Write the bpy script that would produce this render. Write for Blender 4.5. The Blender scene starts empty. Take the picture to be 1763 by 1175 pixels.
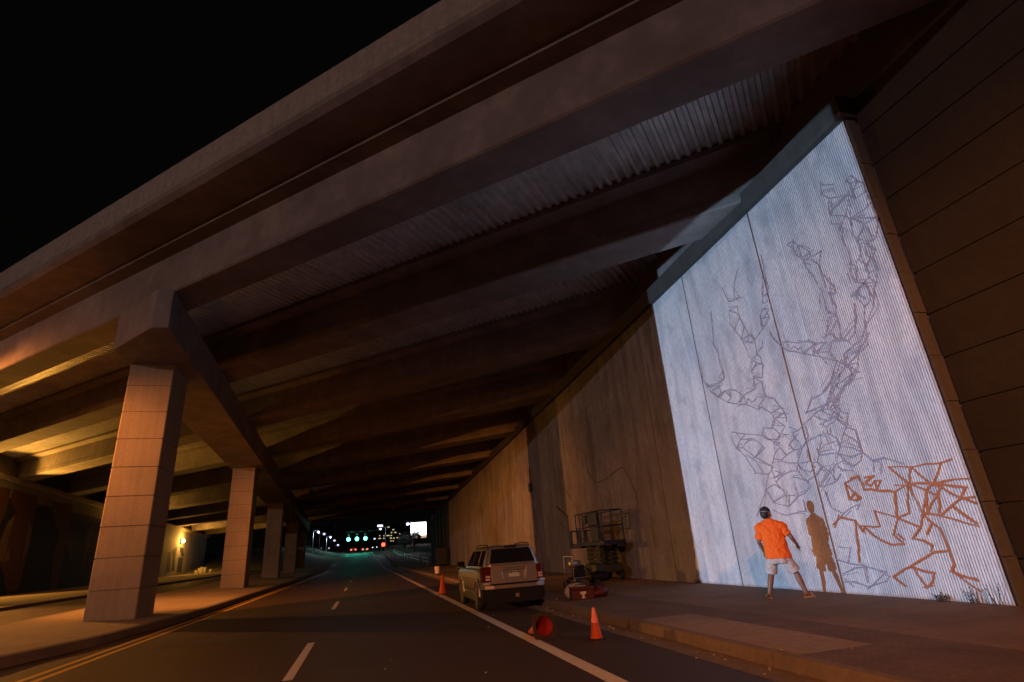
import bpy, bmesh, math, random
from mathutils import Vector, Matrix
random.seed(7)
R = math.radians
sc = bpy.context.scene
col = sc.collection

# ---------------------------------------------------------------- camera
cam_d = bpy.data.cameras.new("camera"); cam = bpy.data.objects.new("camera", cam_d); col.objects.link(cam)
cam_d.sensor_width = 36.0; cam_d.lens = 19.203; cam_d.clip_start = 0.05; cam_d.clip_end = 5000
cam.matrix_world = Matrix(((0.96797385, -0.02445373, -0.24985725, 0.0),
                           (-0.24173971, -0.35932656, -0.90135805, 0.0),
                           (-0.06773878, 0.93289144, -0.35373015, 1.55),
                           (0, 0, 0, 1))) @ Matrix.Identity(4)
# columns are the camera's right, up and backward axes
_m = cam.matrix_world.copy()
cam.matrix_world = _m
sc.camera = cam

# ---------------------------------------------------------------- night sky
w = bpy.data.worlds.new("World"); sc.world = w; w.use_nodes = True
wn = w.node_tree.nodes; wl = w.node_tree.links
bg = wn["Background"]
sky = wn.new("ShaderNodeTexSky"); sky.sky_type = 'NISHITA'; sky.sun_disc = False
sky.sun_elevation = R(-4.0); sky.sun_rotation = R(200)
tint = wn.new("ShaderNodeMixRGB"); tint.blend_type = 'MULTIPLY'; tint.inputs[0].default_value = 1
tint.inputs[2].default_value = (1.0, 0.72, 0.5, 1)
glow = wn.new("ShaderNodeMixRGB"); glow.blend_type = 'ADD'; glow.inputs[0].default_value = 1; glow.inputs[2].default_value = (0.05, 0.052, 0.046, 1)
wl.new(sky.outputs[0], tint.inputs[1]); wl.new(tint.outputs[0], glow.inputs[1]); wl.new(glow.outputs[0], bg.inputs[0])
bg.inputs[1].default_value = 0.02

sc.view_settings.view_transform = 'Standard'; sc.view_settings.look = 'None'
sc.view_settings.exposure = 0.0; sc.view_settings.gamma = 1.0
cy = sc.cycles
cy.max_bounces = 6; cy.diffuse_bounces = 3; cy.glossy_bounces = 3; cy.transmission_bounces = 4
cy.sample_clamp_indirect = 2.0; cy.caustics_reflective = False; cy.caustics_refractive = False
cy.use_denoising = True

# ---------------------------------------------------------------- lamps out of frame (street lighting and the projector)
SODIUM = (1.0, 0.29, 0.055); PALE_FILL = (1.0, 0.62, 0.55); AMBER = (1.0, 0.43, 0.06)
def lamp(name, kind, loc, power, color, size=0.12, aim=None, cone=None, blend=0.5, parent=None):
    d = bpy.data.lights.new(name, kind); d.energy = power; d.color = color; d.shadow_soft_size = size
    o = bpy.data.objects.new(name, d); col.objects.link(o); o.location = loc
    if cone: d.spot_size = R(cone); d.spot_blend = blend
    if aim is not None:
        o.rotation_euler = (Vector(aim) - Vector(loc)).to_track_quat('-Z', 'Y').to_euler()
    if parent is not None:
        o.parent = parent; o.location = Vector(loc) - parent.location
    return o

# ---------------------------------------------------------------- geometry of the bridge
GA = R(46.56351)
N = Vector((math.cos(GA), math.sin(GA), 0)); G = Vector((-math.sin(GA), math.cos(GA), 0))
def nco(x, y): return N.x*x + N.y*y
def plane(n): return 10.4 - 0.05*(n - 10.4)          # underside of the girders, falling away from the camera
WX = 10.05                                            # face of the right abutment
def wtop(y): return 9.93 - 0.0363*(y - 7.4)

# ---------------------------------------------------------------- helpers
class MB:
    def __init__(s): s.v = []; s.f = []
    def add(s, vs, fs):
        b = len(s.v); s.v += [tuple(v) for v in vs]; s.f += [tuple(b+i for i in f) for f in fs]
    def box(s, x0, x1, y0, y1, z0, z1):
        s.add([(x0,y0,z0),(x1,y0,z0),(x1,y1,z0),(x0,y1,z0),(x0,y0,z1),(x1,y0,z1),(x1,y1,z1),(x0,y1,z1)],
              [(3,2,1,0),(4,5,6,7),(0,1,5,4),(1,2,6,5),(2,3,7,6),(3,0,4,7)])
        return s
    def rbox(s, c, size, rz=0.0, rx=0.0, ry=0.0):
        M = Matrix.Translation(c) @ Matrix.Rotation(rz,4,'Z') @ Matrix.Rotation(ry,4,'Y') @ Matrix.Rotation(rx,4,'X')
        x,y,z = [k/2 for k in size]
        P = [(-x,-y,-z),(x,-y,-z),(x,y,-z),(-x,y,-z),(-x,-y,z),(x,-y,z),(x,y,z),(-x,y,z)]
        s.add([M @ Vector(p) for p in P], [(3,2,1,0),(4,5,6,7),(0,1,5,4),(1,2,6,5),(2,3,7,6),(3,0,4,7)])
        return s
    def loft(s, rings, close=True, cap0=True, cap1=True):
        n = len(rings[0]); vs = [p for r in rings for p in r]; fs = []
        for k in range(len(rings)-1):
            for i in range(n if close else n-1):
                j = (i+1) % n
                fs.append((k*n+i, k*n+j, (k+1)*n+j, (k+1)*n+i))
        if cap0: fs.append(tuple(reversed(range(n))))
        if cap1: fs.append(tuple((len(rings)-1)*n+i for i in range(n)))
        s.add(vs, fs); return s
    def tube(s, p0, p1, r0, r1=None, seg=10, round_ends=False):
        r1 = r0 if r1 is None else r1
        p0 = Vector(p0); p1 = Vector(p1); d = (p1-p0)
        if d.length < 1e-6: return s
        d.normalize(); a = d.orthogonal().normalized(); b = d.cross(a)
        st = [(p0, r0), (p1, r1)]
        if round_ends:
            st = [(p0 - d*r0*math.cos(t), r0*math.sin(t)) for t in (0.2,0.6,1.1)] + st + [(p1 + d*r1*math.cos(t), r1*math.sin(t)) for t in (1.1,0.6,0.2)]
        s.loft([[c + a*(r*math.cos(2*math.pi*i/seg)) + b*(r*math.sin(2*math.pi*i/seg)) for i in range(seg)] for c, r in st])
        return s
    def path(s, pts, r, seg=8):
        for a, b in zip(pts[:-1], pts[1:]): s.tube(a, b, r, r, seg, True)
        return s
    def lathe(s, prof, c=(0,0,0), seg=24, axis='Z', caps=True):
        rings = []
        for r, h in prof:
            ring = []
            for i in range(seg):
                t = 2*math.pi*i/seg; u, v = r*math.cos(t), r*math.sin(t)
                p = (u, v, h) if axis == 'Z' else ((h, u, v) if axis == 'X' else (v, h, u))
                ring.append((c[0]+p[0], c[1]+p[1], c[2]+p[2]))
            rings.append(ring)
        s.loft(rings, True, caps, caps); return s
    def ball(s, c, r, seg=16, rings=10):
        rx, ry, rz = (r, r, r) if not hasattr(r, '__len__') else r
        rr = []
        for k in range(1, rings):
            t = math.pi*k/rings
            rr.append([(c[0]+rx*math.sin(t)*math.cos(2*math.pi*i/seg), c[1]+ry*math.sin(t)*math.sin(2*math.pi*i/seg), c[2]-rz*math.cos(t)) for i in range(seg)])
        s.loft(rr); return s
    def poly(s, pts): s.add(pts, [tuple(range(len(pts)))]); return s
    def build(s, name, mat, parent=None, world=False, smooth=False, bevel=0.0, fix=True):
        me = bpy.data.meshes.new(name)
        vs = s.v
        if world and parent is not None:
            o = parent; off = Vector((0,0,0))
            while o is not None: off += o.location; o = o.parent
            vs = [tuple(Vector(v) - off) for v in vs]
        me.from_pydata(vs, [], s.f)
        if fix:
            bm = bmesh.new(); bm.from_mesh(me); bmesh.ops.recalc_face_normals(bm, faces=bm.faces); bm.to_mesh(me); bm.free()
        me.materials.append(mat)
        if smooth:
            for p in me.polygons: p.use_smooth = True
        o = bpy.data.objects.new(name, me); col.objects.link(o)
        if parent is not None: o.parent = parent
        if bevel:
            m = o.modifiers.new("bevel", 'BEVEL'); m.width = bevel; m.segments = 2; m.limit_method = 'ANGLE'; m.angle_limit = R(40)
        return o
def tag(o, label, cat, group=None):
    o['label'] = label; o['category'] = cat
    if group: o['group'] = group
    return o
def thing(name, label, cat, loc=(0,0,0), rz=0.0, group=None):
    o = bpy.data.objects.new(name, None); o.empty_display_size = 0.2; col.objects.link(o)
    o.location = loc; o.rotation_euler = (0, 0, rz)
    return tag(o, label, cat, group)
def structure(o, kind='structure'): o['kind'] = kind; return o
def copy_tree(o, parent=None):
    c = o.copy(); col.objects.link(c)
    if parent is not None: c.parent = parent
    for ch in list(o.children): copy_tree(ch, c)
    return c
def realise(o):
    dg = bpy.context.evaluated_depsgraph_get(); dg.update()
    me = bpy.data.meshes.new_from_object(o.evaluated_get(dg)); o.modifiers.clear(); o.data = me
    for p in me.polygons: p.use_smooth = True
    return o

# ---------------------------------------------------------------- materials
def mat(name, color, rough=0.7, metal=0.0, noise=0.0, nscale=8.0, streak=0.0, bump=0.0, bscale=60.0, spec=0.5, dark=None, blotch=0.0, coat=0.0, tint2=None, stain=0.0):
    m = bpy.data.materials.new(name); m.use_nodes = True
    nt = m.node_tree; n = nt.nodes; l = nt.links; b = n["Principled BSDF"]
    b.inputs["Roughness"].default_value = rough; b.inputs["Metallic"].default_value = metal
    b.inputs["Specular IOR Level"].default_value = spec
    if coat: b.inputs["Coat Weight"].default_value = coat; b.inputs["Coat Roughness"].default_value = 0.06
    c = n.new("ShaderNodeRGB"); c.outputs[0].default_value = (*color, 1); cur = c.outputs[0]
    tc = n.new("ShaderNodeNewGeometry")
    def layer(scale, amount, vec_scale=None, detail=6, lo=0.35, hi=0.7, col2=None):
        nonlocal cur
        mp = n.new("ShaderNodeMapping"); l.new(tc.outputs["Position"], mp.inputs[0])
        mp.inputs["Scale"].default_value = vec_scale or (scale, scale, scale)
        t = n.new("ShaderNodeTexNoise"); t.inputs["Scale"].default_value = 1.0; t.inputs["Detail"].default_value = detail
        t.inputs["Roughness"].default_value = 0.62
        l.new(mp.outputs[0], t.inputs["Vector"])
        r = n.new("ShaderNodeMapRange"); r.inputs[1].default_value = lo; r.inputs[2].default_value = hi
        r.inputs[3].default_value = 0.0; r.inputs[4].default_value = amount
        l.new(t.outputs["Fac"], r.inputs[0])
        mx = n.new("ShaderNodeMixRGB"); mx.blend_type = 'MIX'
        l.new(r.outputs[0], mx.inputs[0]); l.new(cur, mx.inputs[1])
        d = col2 or dark or tuple(k*0.35 for k in color); mx.inputs[2].default_value = (*d, 1)
        cur = mx.outputs[0]
    if noise: layer(nscale, noise)
    if blotch: layer(0.45, blotch, lo=0.45, hi=0.65)
    if streak: layer(0, streak, (5.0, 5.0, 0.22), lo=0.45, hi=0.72)
    if stain: layer(0, stain, (1.1, 1.1, 0.16), lo=0.50, hi=0.62); layer(0, stain*.7, (2.6, 2.6, 0.5), lo=0.54, hi=0.66)
    if tint2: layer(0.8, 0.8, (0.8, 0.9, 0.5), lo=0.42, hi=0.66, col2=tint2)
    l.new(cur, b.inputs["Base Color"])
    if bump:
        t = n.new("ShaderNodeTexNoise"); t.inputs["Scale"].default_value = bscale; t.inputs["Detail"].default_value = 6
        l.new(tc.outputs["Position"], t.inputs["Vector"])
        bp = n.new("ShaderNodeBump"); bp.inputs["Strength"].default_value = bump; bp.inputs["Distance"].default_value = 0.02
        l.new(t.outputs["Fac"], bp.inputs["Height"]); l.new(bp.outputs[0], b.inputs["Normal"])
    return m
def emit(name, color, strength):
    m = bpy.data.materials.new(name); m.use_nodes = True
    b = m.node_tree.nodes["Principled BSDF"]
    b.inputs["Base Color"].default_value = (*[min(1, k) for k in color], 1)
    b.inputs["Emission Color"].default_value = (*color, 1); b.inputs["Emission Strength"].default_value = strength
    return m
M = {}
M['asphalt'] = mat('asphalt', (0.050, 0.028, 0.018), 0.62, noise=0.75, nscale=55, blotch=0.6, bump=0.7, bscale=110, dark=(0.020, 0.013, 0.010), streak=0, tint2=(0.034, 0.021, 0.015))
M['concrete'] = mat('cast_concrete', (0.34, 0.31, 0.28), 0.8, noise=0.45, nscale=5, streak=0.35, bump=0.25, bscale=40)
M['girder'] = mat('girder_concrete', (0.28, 0.25, 0.24), 0.8, noise=0.45, nscale=2.2, blotch=0.6, tint2=(0.17, 0.15, 0.14), bump=0.15, bscale=30)
M['column'] = mat('column_concrete', (0.35, 0.295, 0.215), 0.9, noise=0.5, nscale=30, blotch=0.35, streak=0.3, bump=0.6, bscale=70)
M['wall_bare'] = mat('bare_wall_concrete', (0.26, 0.28, 0.33), 0.85, noise=0.45, nscale=4, streak=0.5, blotch=0.6, tint2=(0.19, 0.18, 0.185), bump=0.2, bscale=40, dark=(0.085, 0.083, 0.088), stain=0.7)
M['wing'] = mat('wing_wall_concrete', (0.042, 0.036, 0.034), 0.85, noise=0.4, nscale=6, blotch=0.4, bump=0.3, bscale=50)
M['galv'] = mat('galvanised_steel', (0.70, 0.71, 0.72), 0.45, 0.35, noise=0.5, nscale=2.5, blotch=0.4)
M['median'] = mat('median_concrete', (0.36, 0.29, 0.21), 0.85, noise=0.35, nscale=10, blotch=0.3, bump=0.5, bscale=60)
M['pave'] = mat('pavement_concrete', (0.21, 0.145, 0.10), 0.85, noise=0.4, nscale=6, blotch=0.55, bump=0.3, bscale=50)
M['pad'] = mat('pale_paving_concrete', (0.29, 0.22, 0.155), 0.85, noise=0.45, nscale=9, blotch=0.5, bump=0.3, bscale=60)
M['kerb'] = mat('kerb_concrete', (0.17, 0.13, 0.095), 0.85, noise=0.4, nscale=8, blotch=0.4, bump=0.3, bscale=60)
M['white_line'] = mat('white_road_paint', (0.62, 0.60, 0.55), 0.7, noise=0.5, nscale=18, bump=0.2, bscale=90, dark=(0.22, 0.2, 0.18))
M['yellow_line'] = mat('yellow_road_paint', (0.72, 0.46, 0.06), 0.7, noise=0.5, nscale=18, bump=0.2, dark=(0.2, 0.14, 0.05))
M['ground'] = mat('dry_ground', (0.10, 0.09, 0.07), 0.95, noise=0.6, nscale=3, bump=0.4, bscale=20)
M['grass'] = mat('embankment_grass', (0.11, 0.12, 0.08), 0.95, noise=0.7, nscale=1.2, bump=0.6, bscale=8)
M['black'] = mat('black_plastic', (0.007, 0.007, 0.008), 0.6, spec=.22)
M['rubber'] = mat('tyre_rubber', (0.016, 0.016, 0.016), 0.8)
M['dark_metal'] = mat('dark_steel', (0.04, 0.04, 0.045), 0.5, 0.6)
M['steel'] = mat('pole_steel', (0.3, 0.31, 0.32), 0.45, 0.7)
def brick_mat():
    m = bpy.data.materials.new('brick_paving'); m.use_nodes = True; n = m.node_tree.nodes; l = m.node_tree.links; b = n["Principled BSDF"]
    g = n.new("ShaderNodeNewGeometry"); t = n.new("ShaderNodeTexBrick"); l.new(g.outputs["Position"], t.inputs["Vector"])
    t.inputs["Scale"].default_value = 4.6; t.inputs["Mortar Size"].default_value = 0.018
    t.inputs["Color1"].default_value = (0.13, 0.085, 0.062, 1); t.inputs["Color2"].default_value = (0.17, 0.11, 0.08, 1); t.inputs["Mortar"].default_value = (0.07, 0.06, 0.05, 1)
    no = n.new("ShaderNodeTexNoise"); no.inputs["Scale"].default_value = 1.3; no.inputs["Detail"].default_value = 7; l.new(g.outputs["Position"], no.inputs["Vector"])
    mx = n.new("ShaderNodeMixRGB"); mx.blend_type = 'MULTIPLY'; mx.inputs[0].default_value = 0.7
    rp = n.new("ShaderNodeMapRange"); rp.inputs[1].default_value = 0.3; rp.inputs[2].default_value = 0.7; rp.inputs[3].default_value = 0.45; rp.inputs[4].default_value = 1.1
    l.new(no.outputs["Fac"], rp.inputs[0]); l.new(t.outputs["Color"], mx.inputs[1]); l.new(rp.outputs[0], mx.inputs[2]); l.new(mx.outputs[0], b.inputs["Base Color"])
    b.inputs["Roughness"].default_value = 0.85
    bp = n.new("ShaderNodeBump"); bp.inputs["Strength"].default_value = 0.4; bp.inputs["Distance"].default_value = 0.01; l.new(t.outputs["Fac"], bp.inputs["Height"]); bp.invert = True; l.new(bp.outputs[0], b.inputs["Normal"])
    return m
M['brick'] = brick_mat()
def painted_wall():
    # white masonry paint rolled over ribbed concrete: streaks, bluish and greyish old coats, a ragged left edge near the ground
    m = bpy.data.materials.new('white_painted_wall'); m.use_nodes = True; n = m.node_tree.nodes; l = m.node_tree.links; b = n["Principled BSDF"]
    g = n.new("ShaderNodeNewGeometry")
    def noise(vec, lo, hi, detail=7):
        mp = n.new("ShaderNodeMapping"); mp.inputs["Scale"].default_value = vec; l.new(g.outputs["Position"], mp.inputs[0])
        t = n.new("ShaderNodeTexNoise"); t.inputs["Scale"].default_value = 1; t.inputs["Detail"].default_value = detail; t.inputs["Roughness"].default_value = 0.65
        l.new(mp.outputs[0], t.inputs["Vector"])
        r = n.new("ShaderNodeMapRange"); r.inputs[1].default_value = lo; r.inputs[2].default_value = hi; l.new(t.outputs["Fac"], r.inputs[0]); return r.outputs[0]
    def mix(fac, c1, c2, k=1.0):
        mx = n.new("ShaderNodeMixRGB"); q = n.new("ShaderNodeMath"); q.operation = 'MULTIPLY'; q.inputs[1].default_value = k
        l.new(fac, q.inputs[0]); l.new(q.outputs[0], mx.inputs[0])
        if isinstance(c1, tuple): mx.inputs[1].default_value = (*c1, 1)
        else: l.new(c1, mx.inputs[1])
        mx.inputs[2].default_value = (*c2, 1); return mx.outputs[0]
    c = mix(noise((0.5, 0.55, 0.4), 0.42, 0.62), (0.70, 0.70, 0.72), (0.58, 0.63, 0.70))
    c = mix(noise((3, 3.0, 0.35), 0.45, 0.75), c, (0.34, 0.37, 0.44), 0.9)
    c = mix(noise((1.2, 1.4, 0.9), 0.52, 0.70), c, (0.33, 0.37, 0.44), 0.85)
    c = mix(noise((22, 22, 8), 0.45, 0.75), c, (0.33, 0.34, 0.38), 0.7)
    # grooves take a darker grey than the rib fronts, seams near black
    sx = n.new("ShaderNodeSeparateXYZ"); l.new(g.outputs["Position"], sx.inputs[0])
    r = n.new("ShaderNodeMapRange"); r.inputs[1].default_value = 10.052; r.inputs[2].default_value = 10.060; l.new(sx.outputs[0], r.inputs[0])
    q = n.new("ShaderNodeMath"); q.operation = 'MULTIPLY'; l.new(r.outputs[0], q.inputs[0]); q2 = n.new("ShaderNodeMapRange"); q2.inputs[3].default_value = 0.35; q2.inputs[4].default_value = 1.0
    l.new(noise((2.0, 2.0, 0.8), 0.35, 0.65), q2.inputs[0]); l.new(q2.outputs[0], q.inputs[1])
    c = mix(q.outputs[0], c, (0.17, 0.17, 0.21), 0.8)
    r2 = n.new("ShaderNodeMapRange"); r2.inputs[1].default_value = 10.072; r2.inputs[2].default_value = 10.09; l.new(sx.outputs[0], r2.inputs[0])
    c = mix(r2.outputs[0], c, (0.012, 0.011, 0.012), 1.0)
    l.new(c, b.inputs["Base Color"]); b.inputs["Roughness"].default_value = 0.75
    return m
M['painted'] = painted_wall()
M['projected_line'] = mat('projected_line_grey', (0.22, 0.18, 0.235), 0.8, noise=0.75, nscale=14, dark=(0.40, 0.37, 0.44))
M['orange_paint'] = mat('rust_orange_spray_paint', (0.36, 0.080, 0.014), 0.8, noise=0.7, nscale=22, dark=(0.46, 0.20, 0.11))
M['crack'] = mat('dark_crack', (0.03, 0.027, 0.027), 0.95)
M['mural_brown'] = mat('brown_mural_paint', (0.11, 0.042, 0.025), 0.8, noise=0.4, nscale=3)
M['mural_dark'] = mat('dark_mural_paint', (0.016, 0.018, 0.018), 0.8, noise=0.4, nscale=3)
M['mural_tan'] = mat('tan_mural_paint', (0.20, 0.13, 0.06), 0.8, noise=0.4, nscale=3)
# measured outlines on the walls: (along the wall, height) in cm
DEER=[[(979,820),(964,818),(950,799),(923,763),(928,748),(946,753),(966,783),(965,798),(980,815),(979,820)],[(964,818),(966,796)],[(950,799),(965,785)],[(950,799),(950,764)],[(923,763),(950,764)],[(946,753),(893,749),(909,721),(928,748)],[(946,753),(946,733),(932,698),(923,659),(924,629),(925,615)],[(909,721),(910,706),(897,669),(886,656),(890,639),(905,646),(894,663)],[(905,646),(898,610),(905,591),(925,615),(915,592),(928,594),(905,591),(903,583),(919,569),(945,557),(930,558),(915,535)],[(928,594),(947,558),(948,551)],[(903,583),(910,536)],[(1112,630),(1103,607),(1084,584),(1068,566),(1029,546),(992,527),(955,505),(937,495),(918,479)],[(1112,630),(1091,595),(1065,591),(1030,573),(993,565),(983,555),(952,544),(934,539),(911,533),(893,526),(873,536),(859,564),(852,596)],[(1084,584),(1065,591),(1068,566),(1046,570),(1035,558),(1024,561),(1024,546),(981,553),(996,531),(952,544),(982,531),(949,521),(937,536)],[(949,521),(937,495)],[(1074,839),(1075,803),(1088,783),(1102,751),(1100,732),(1087,735),(1078,743),(1078,778),(1075,803)],[(1102,751),(1109,715),(1095,713),(1087,735)],[(1110,703),(1130,690),(1135,666),(1127,654),(1100,673),(1110,703)],[(1110,703),(1096,692),(1112,682),(1125,679),(1100,673)],[(1127,654),(1170,637),(1182,655)],[(1135,666),(1135,649)],[(1168,856),(1205,811),(1188,770),(1212,781),(1205,811)],[(1254,836),(1240,783),(1215,771),(1212,781)],[(1188,770),(1240,783)],[(1208,752),(1246,755),(1255,717),(1239,694),(1224,708),(1209,720),(1208,752)],[(1246,755),(1220,738),(1209,720),(1200,689),(1221,657),(1239,694)],[(1200,689),(1188,658),(1172,632),(1218,645),(1221,657),(1188,658),(1199,644)],[(1218,645),(1208,600),(1199,588),(1177,598),(1172,632)],[(1177,598),(1149,608),(1143,627)],[(1199,588),(1213,559),(1185,575),(1199,588)],[(1185,575),(1165,564),(1165,581),(1177,598)],[(1165,564),(1177,531),(1208,545),(1213,559)],[(1208,545),(1220,519),(1179,523),(1186,497)],[(1324,790),(1334,750),(1346,692),(1335,659),(1338,627),(1333,598),(1329,578),(1360,574)],[(1333,598),(1356,587),(1335,571)],[(1441,642),(1434,601),(1418,577),(1362,559),(1392,560),(1415,586)],[(830,624),(852,613),(834,612)],[(937,495),(967,458),(995,442)],[(918,479),(941,460),(956,441),(975,450),(947,466),(931,488)],[(918,479),(888,473),(877,493),(906,500),(918,479)],[(890,456),(905,459),(923,441),(948,429)],[(918,479),(905,459)],[(843,895),(847,874),(833,852),(784,827),(775,808)],[(843,895),(831,887),(812,875),(814,865),(835,876),(847,874)],[(833,852),(840,832),(844,812),(808,788),(799,776),(744,741)],[(784,827),(837,820),(844,812)],[(784,827),(840,832)],[(784,827),(808,788)],[(844,812),(846,791),(823,777),(808,788)],[(823,777),(834,771),(824,765),(823,777)],[(781,861),(766,864),(756,843),(744,825),(747,807),(775,808),(773,831),(773,847),(781,861)],[(773,847),(756,843),(770,829)],[(744,825),(770,829)],[(747,807),(742,779),(762,773),(799,776)],[(742,779),(740,743),(773,744),(799,776)],[(740,743),(757,705),(767,700)],[(824,765),(833,746),(827,707),(830,685),(839,664)],[(799,776),(804,743),(799,708),(803,684)],[(773,744),(798,725),(783,710),(767,700),(769,730),(773,744)],[(799,708),(783,710),(769,679),(782,667),(790,679),(787,701)],[(803,684),(801,660),(798,641),(780,640),(776,652),(782,667),(801,660)],[(798,641),(803,636),(790,613),(780,640)],[(836,682),(823,672),(829,647),(835,639),(839,664)],[(815,625),(826,622),(853,616),(839,612),(824,594)],[(835,639),(815,625),(811,604),(807,583)],[(814,627),(792,616),(812,571),(841,543),(852,501),(916,476)],[(846,614),(831,580),(814,585),(814,627),(846,614)],[(831,580),(841,543),(861,517),(914,503),(916,476),(957,455)],[(840,523),(877,496),(916,476)],[(855,590),(864,553),(903,534),(934,542)],[(914,503),(877,496)],[(957,455),(998,412),(1065,407)],[(901,461),(938,436),(980,414),(963,389)],[(1420,585),(1363,564),(1360,543),(1312,537),(1291,527),(1266,506),(1262,479),(1293,487),(1335,506),(1377,532),(1408,557),(1420,585)],[(1360,543),(1377,532),(1341,542),(1319,516),(1312,537)],[(1319,516),(1335,506),(1303,493),(1266,506),(1285,492)],[(1266,506),(1251,509),(1212,512),(1211,544),(1183,518),(1185,497),(1181,480)],[(1211,544),(1180,542)],[(1262,479),(1251,494),(1239,480),(1215,488),(1181,480),(1212,466),(1221,456),(1262,479)],[(1181,480),(1155,468),(1136,439),(1127,414),(1131,402)],[(1221,456),(1204,457),(1176,436),(1168,417),(1178,403)],[(1165,440),(1136,439),(1176,436),(1128,424),(1167,420),(1128,411)],[(1168,417),(1143,395),(1178,403)],[(1351,423),(1293,404),(1228,388),(1196,367),(1171,355)],[(1351,423),(1354,398),(1344,374),(1313,347),(1286,298),(1238,288),(1213,304)],[(1330,415),(1318,398),(1329,385),(1344,374),(1316,372),(1273,337),(1213,304)],[(1293,404),(1320,394),(1266,387),(1229,356),(1273,337)],[(1228,388),(1217,405),(1180,397),(1163,377),(1138,394)],[(1217,405),(1228,388),(1209,373),(1172,365),(1163,377),(1133,370)],[(1306,353),(1272,323),(1253,290)],[(1266,387),(1302,380),(1316,372)],[(1138,394),(1163,377),(1193,360),(1174,346),(1196,337),(1206,323),(1223,302),(1218,276),(1183,281),(1211,294)],[(1174,346),(1158,324),(1180,315),(1206,323)],[(1180,315),(1165,306),(1127,300),(1138,281),(1154,286),(1183,281)],[(1127,388),(1101,373),(1075,386),(1042,397),(1015,405),(982,421)],[(1101,373),(1118,374),(1119,358),(1141,347),(1129,332),(1103,330),(1109,350),(1119,358)],[(1103,330),(1123,309),(1127,300)],[(1129,332),(1158,324)],[(1075,386),(1073,355),(1085,333),(1089,298),(1119,298)],[(1073,355),(1103,330)],[(1077,344),(1038,351),(1016,349),(995,333),(991,315),(1003,301),(1054,307),(1055,315),(1032,326),(997,328)],[(1038,351),(1042,331),(1055,315)],[(1016,349),(1013,325)],[(1055,315),(1066,294),(1088,291)],[(1042,397),(1026,384),(1006,376),(1030,373),(1014,363),(981,373),(960,351),(940,339)],[(1016,403),(1001,390),(981,373),(968,388),(947,377),(960,351)],[(1006,376),(975,381),(990,399),(1016,403)],[(960,351),(974,340),(991,315),(962,307),(940,293),(940,311),(940,339)],[(974,340),(940,311)],[(1014,363),(1016,349)],[(940,293),(969,287),(1003,301),(991,285),(972,268),(949,278),(940,293)],[(1003,301),(1014,280),(1055,281),(1066,294)],[(991,285),(1014,280),(1005,265),(978,261)],[(1055,281),(1038,266),(1014,280)],[(1127,300),(1124,285),(1094,274),(1078,284)],[(1159,271),(1139,266),(1112,256),(1076,266),(1055,281)],[(1154,261),(1153,225),(1131,229),(1105,243),(1112,256)],[(1153,225),(1191,232),(1243,218),(1192,204),(1153,225)],[(1261,252),(1223,261),(1208,249),(1216,266),(1183,281)],[(1238,288),(1261,252),(1293,219),(1319,189)],[(1076,266),(1079,238),(1047,240),(1027,245),(1038,266),(1079,238)],[(1027,245),(1011,257)],[(1243,218),(1251,238),(1261,252)],[(1182,231),(1192,204)],[(1250,200),(1208,184),(1157,190),(1137,188)],[(1140,215),(1141,189)],[(1064,225),(1061,191),(1036,178)],[(982,421),(955,446),(902,456)],[(1052,415),(1033,435),(1004,436),(972,451),(949,474)],[(972,451),(946,431),(964,419),(982,421),(971,442),(955,446)],[(946,431),(917,443),(902,456)],[(964,419),(972,409),(989,402)],[(940,293),(921,273),(893,274),(854,255)],[(921,273),(926,251)],[(921,273),(902,265),(913,244)],[(1085,83),(1055,76),(1023,73),(965,60)],[(1077,55),(1042,66),(1011,68)],[(1080,37),(1051,40),(1021,31),(971,43),(961,53)],[(1072,110),(1038,106),(1055,76)],[(1011,68),(1015,41)],[(1009,186),(1030,177),(1043,170)],[(1009,186),(983,192),(993,182)]]
ORANGE=[[(762,250),(843,248),(889,254),(857,219),(891,207),(961,218),(965,248),(1005,237),(1004,204),(987,199),(974,204),(988,216),(1004,235)],[(1004,204),(986,216),(982,205),(987,199)],[(965,248),(987,246)],[(952,243),(929,243),(954,232),(944,224),(931,234),(916,232),(932,215),(931,233)],[(843,248),(855,218)],[(843,248),(813,213)],[(782,247),(808,215)],[(857,219),(813,213),(776,215),(743,214)],[(813,213),(754,200),(769,184),(813,213)],[(769,184),(745,183)],[(769,184),(745,172)],[(769,184),(789,172),(756,139)],[(789,172),(816,157),(756,136)],[(857,219),(827,203),(811,192),(795,209)],[(827,203),(840,161)],[(813,213),(827,203),(846,166)],[(811,192),(837,165)],[(806,194),(817,162)],[(860,217),(876,166),(904,159),(893,207)],[(858,214),(849,162),(861,139),(886,121),(866,117),(849,107),(856,97)],[(952,176),(904,159),(862,139)],[(952,176),(949,145),(999,149),(1006,161),(1041,170),(1068,155)],[(1006,161),(1024,78)],[(999,149),(995,137),(987,146)],[(987,146),(971,129),(936,111),(907,112),(924,129),(904,158)],[(849,162),(836,145),(854,128)],[(846,165),(816,157)],[(836,145),(824,135),(822,98),(820,75),(830,64),(787,49)],[(828,65),(789,33)],[(822,97),(848,97),(904,72),(952,52),(931,35)],[(904,70),(863,60),(871,46),(887,35),(902,70)]]
CRACK=[[(2563,606),(2471,551),(2450,455),(2369,405),(2278,406),(2166,424),(2085,433),(2043,392),(1994,325),(1996,267)],[(2797,431),(2723,374),(2653,320)]]
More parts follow.
